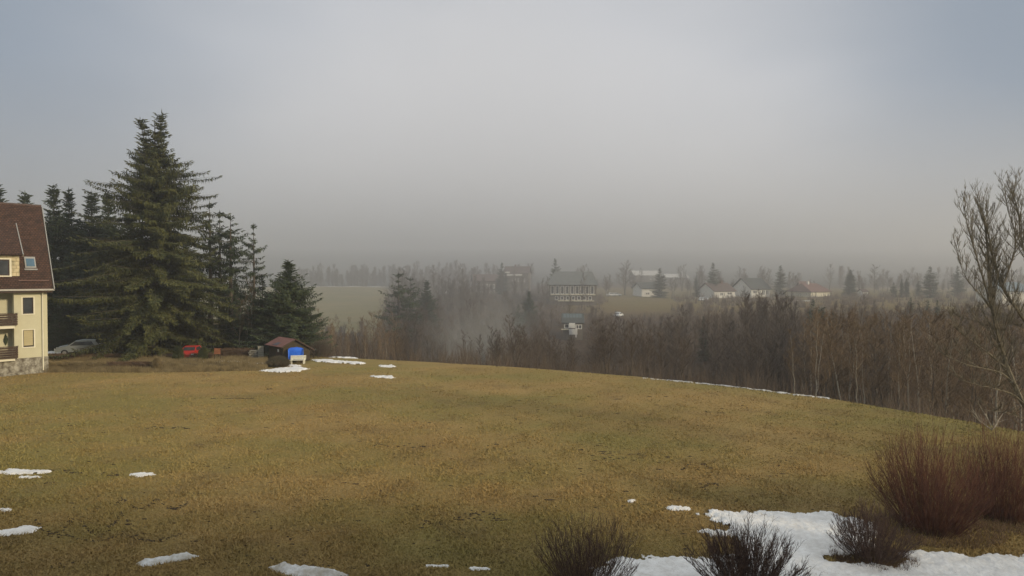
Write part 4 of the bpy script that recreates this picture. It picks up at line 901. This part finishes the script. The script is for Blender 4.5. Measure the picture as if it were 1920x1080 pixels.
for k, (pts, r0, r1, ns, sl_, up_) in enumerate(limbs):
    sp_ = spline([lp(*p) for p in pts], 4); n = len(sp_)
    r0 *= .68; rads = [r0+(r1-r0)*(i/(n-1))**.8 for i in range(n)]
    (BT if k in (0, 2) else BC).tube(sp_, rads, 8 if r0 > .07 else 6)
    ns = int(ns*1.6)
    for s in range(ns):
        q = .22+.78*(s+.5)/ns if k in (0, 2) else .08+.92*(s+.5)/ns; i = min(int(q*(n-1)), n-2); p = sp_[i].lerp(sp_[i+1], q*(n-1)-i)
        base = (sp_[i+1]-sp_[i]).normalized(); sd = (base*.8+Vector((br_.uniform(-.9, .9), br_.uniform(-.6, .6), br_.uniform(-.1, .5)))).normalized()
        shoot(BC, p, sd, sl_*br_.uniform(.5, 1.15)*(1.1-q*.3), rads[i]*.3+.006, 2, up_)
BT.build('trunk', M_barkol, bt); BC.build('crown', M_barkol, bt)
# fallen branch and brush at the foot of the birches
fb = MB(); p0 = Vector((0, 0, .05))
for k in range(5): shoot(fb, p0, Vector((br_.uniform(-1, 1), br_.uniform(-.3, .3), .45)).normalized(), 1.3, .03, 1, .1)
x, z = PX(1855, 31.5), 31.2; tag(fb.build('fallen_branch', M_barklt, None, (x, z, H(x, z))), 'pale forked fallen branch below the big bare tree', 'branch')

# ------------------------------------------------------------------ foreground shrubs
def stems(name, label, x, y, n, h_, spread, m, seed, r0=.008, subs=3, curve=.5, depth=1, flat=1.0, hvar=(.6, 1.05), basew=.35):
    r = random.Random(seed); mb = MB()
    for i in range(n):
        a = r.uniform(0, 6.28); q = math.sqrt(r.random()); ex = math.cos(a)*q*spread; ey = math.sin(a)*q*spread*flat
        hh = h_*(1-.45*q*q)*r.uniform(*hvar); b0 = Vector((ex*basew*r.uniform(.6, 1), ey*basew, -.05)); pts = []
        for k in range(6):
            t = k/5; pts.append(b0+Vector(((ex-b0.x)*(t**(1-curve*.4))+r.uniform(-.02, .02)*h_*t, (ey-b0.y)*(t**(1-curve*.4))+r.uniform(-.02, .02)*h_*t, hh*t)))
        rr = r0*r.uniform(.7, 1.2); mb.tube(pts, [rr*(1-.72*k/5) for k in range(6)], 3)
        for s in range(subs):
            t = r.uniform(.3, .95); k = min(int(t*5), 4); p = pts[k].lerp(pts[k+1], t*5-k)
            d = ((pts[k+1]-pts[k]).normalized()+Vector((r.uniform(-.5, .5), r.uniform(-.5, .5), r.uniform(0, .4)))).normalized(); l = hh*r.uniform(.12, .32)
            p2 = p+d*l*.5; p3 = p2+(d+UP*.25).normalized()*l*.5; mb.tube([p, p2, p3], [rr*.6, rr*.45, rr*.2], 3)
            if depth > 1:
                for u in range(3):
                    d2 = (d+Vector((r.uniform(-.8, .8), r.uniform(-.8, .8), r.uniform(-.1, .6)))).normalized(); pp = p.lerp(p3, r.uniform(.2, .9)); mb.tube([pp, pp+d2*l*.4], [rr*.4, rr*.2], 3)
    o = mb.build(name, m, None, (x, y, H(x, y))); return tag(o, label, 'shrub')
stems('dogwood_shrub', 'largest tall red stemmed dogwood shrub at the right', PX(1748, 19.2), 19.2, 560, 3.4, 1.85, M_dogwood, 1, .0078, 6, .2, hvar=(.5, 1.05), basew=.42)
stems('dogwood_shrub', 'tall dark red dogwood shrub at the right frame edge', PX(1886, 20.2), 20.2, 430, 3.2, 1.4, M_dogwood, 2, .0078, 6, .2, hvar=(.5, 1.05), basew=.5)
stems('shrub', 'upright wispy dark red shrub at the bottom centre', PX(1102, 15.2), 15.2, 260, 2.0, 1.4, M_darkstem, 3, .0072, 6, .3, 2, hvar=(.45, 1.12), basew=.35)
stems('shrub', 'rounded dark shrub with dense fine twigs on the snow', PX(1408, 14.9), 14.9, 170, 1.75, 1.6, M_darkstem, 4, .0095, 16, .5, 2, basew=.15, hvar=(.7, 1.08))
stems('shrub', 'low dark shrub between the rounded shrub and the largest dogwood', PX(1640, 17.2), 17.2, 230, 1.5, 1.2, M_darkstem, 5, .008, 8, .5, 2, basew=.4, hvar=(.55, 1.08))
# leaf litter and dry stalks below the dogwoods
v = []
for i in range(9000):
    a = wr.uniform(0, 6.28); q = math.sqrt(wr.random()); c = wr.choice([(PX(1748, 19.2), 19.0, 2.1, 1.3), (PX(1886, 20.2), 20.0, 1.8, 1.3), (PX(1640, 17.2), 17.1, 1.15, .9)])
    x = c[0]+math.cos(a)*q*c[2]; y = c[1]+math.sin(a)*q*c[3]; g0 = H(x, y); hh = wr.uniform(.03, .22); wd = .012
    v += [(x-wd, y, g0), (x+wd, y+.005, g0), (x+wr.uniform(-.1, .1), y+wr.uniform(-.1, .1), g0+hh)]
tag(mk('leaf_litter', npmesh('leaf_litter', v, 0, M_hedge)), 'brown litter and dry stalks under the red shrubs', 'litter', kind='stuff')

# ------------------------------------------------------------------ haze
hz = MB().box(-1100, 1100, -235, 1100, -16, 68).build('haze', mat('haze_air', (1, 1, 1))); hz['kind'] = 'stuff'; hz['label'] = 'pale morning fog filling the valley'
hm = hz.data.materials[0]; t = hm.node_tree; t.nodes.clear(); o_ = t.nodes.new('ShaderNodeOutputMaterial'); pv = t.nodes.new('ShaderNodeVolumePrincipled')
pv.inputs['Color'].default_value = (.93, .94, .95, 1); pv.inputs['Density'].default_value = HAZE; pv.inputs['Anisotropy'].default_value = .35
t.links.new(pv.outputs[0], o_.inputs['Volume'])
fbk = MB(); front = [(-1095, 150), (-140, 125), (-60, 118), (-30, 96), (-16, 84), (-6, 78), (4, 84), (16, 100), (40, 120), (80, 140), (200, 150), (1095, 160)]
k = len(front); ring = front+[(1095, 1095), (-1095, 1095)]; n_ = len(ring)
fbk.v = [(x, y, -15.5) for x, y in ring]+[(x, y+(28 if i < k else 0), 64.0) for i, (x, y) in enumerate(ring)]
fbk.f = [tuple(range(n_))[::-1], tuple(range(n_, 2*n_))]+[(i, (i+1) % n_, (i+1) % n_+n_, i+n_) for i in range(n_)]
fo_ = fbk.build('fog', mat('fog_bank_air', (1, 1, 1))); fo_['kind'] = 'stuff'; fo_['label'] = 'denser fog bank over the far slope'
t = fo_.data.materials[0].node_tree; t.nodes.clear(); o_ = t.nodes.new('ShaderNodeOutputMaterial'); pv = t.nodes.new('ShaderNodeVolumePrincipled')
pv.inputs['Color'].default_value = (.85, .845, .84, 1); pv.inputs['Density'].default_value = FOG; pv.inputs['Anisotropy'].default_value = .35
t.links.new(pv.outputs[0], o_.inputs['Volume'])
mm = MB(); na_, nb_ = 24, 12; c0 = Vector((PX(895, 86), 86, ELEV(640, 86)))
for i in range(nb_+1):
    for j in range(na_):
        th = math.pi*i/nb_; ph = 2*math.pi*j/na_; mm.v.append((math.sin(th)*math.cos(ph), math.sin(th)*math.sin(ph), math.cos(th)))
for i in range(nb_):
    for j in range(na_): mm.f.append((i*na_+j, (i+1)*na_+j, (i+1)*na_+(j+1) % na_, i*na_+(j+1) % na_))
mo = mm.build('mist', mat('mist_air', (1, 1, 1)), None, c0); mo.scale = (13, 11, 7.5); mo.rotation_euler = (0, R(-28), 0); mo['kind'] = 'stuff'; mo['label'] = 'wisp of mist rising from the valley'
t = mo.data.materials[0].node_tree; t.nodes.clear(); o_ = t.nodes.new('ShaderNodeOutputMaterial'); pv = t.nodes.new('ShaderNodeVolumePrincipled')
tcn = t.nodes.new('ShaderNodeTexCoord'); vl = t.nodes.new('ShaderNodeVectorMath'); vl.operation = 'LENGTH'; t.links.new(tcn.outputs['Object'], vl.inputs[0])
mz = t.nodes.new('ShaderNodeTexNoise'); mz.inputs['Scale'].default_value = 1.6; t.links.new(tcn.outputs['Object'], mz.inputs[0])
mq = t.nodes.new('ShaderNodeMath'); mq.operation = 'MULTIPLY_ADD'; t.links.new(mz.outputs['Fac'], mq.inputs[0]); mq.inputs[1].default_value = .8; t.links.new(vl.outputs['Value'], mq.inputs[2])
mg = t.nodes.new('ShaderNodeMapRange'); mg.interpolation_type = 'SMOOTHSTEP'; t.links.new(mq.outputs[0], mg.inputs[0]); mg.inputs[1].default_value = .35; mg.inputs[2].default_value = 1.3; mg.inputs[3].default_value = .05; mg.inputs[4].default_value = 0
t.links.new(mg.outputs[0], pv.inputs['Density'])
pv.inputs['Color'].default_value = (.86, .86, .80, 1); pv.inputs['Anisotropy'].default_value = .3
t.links.new(pv.outputs[0], o_.inputs['Volume'])
print('trees', count, 'objects', len(bpy.data.objects))
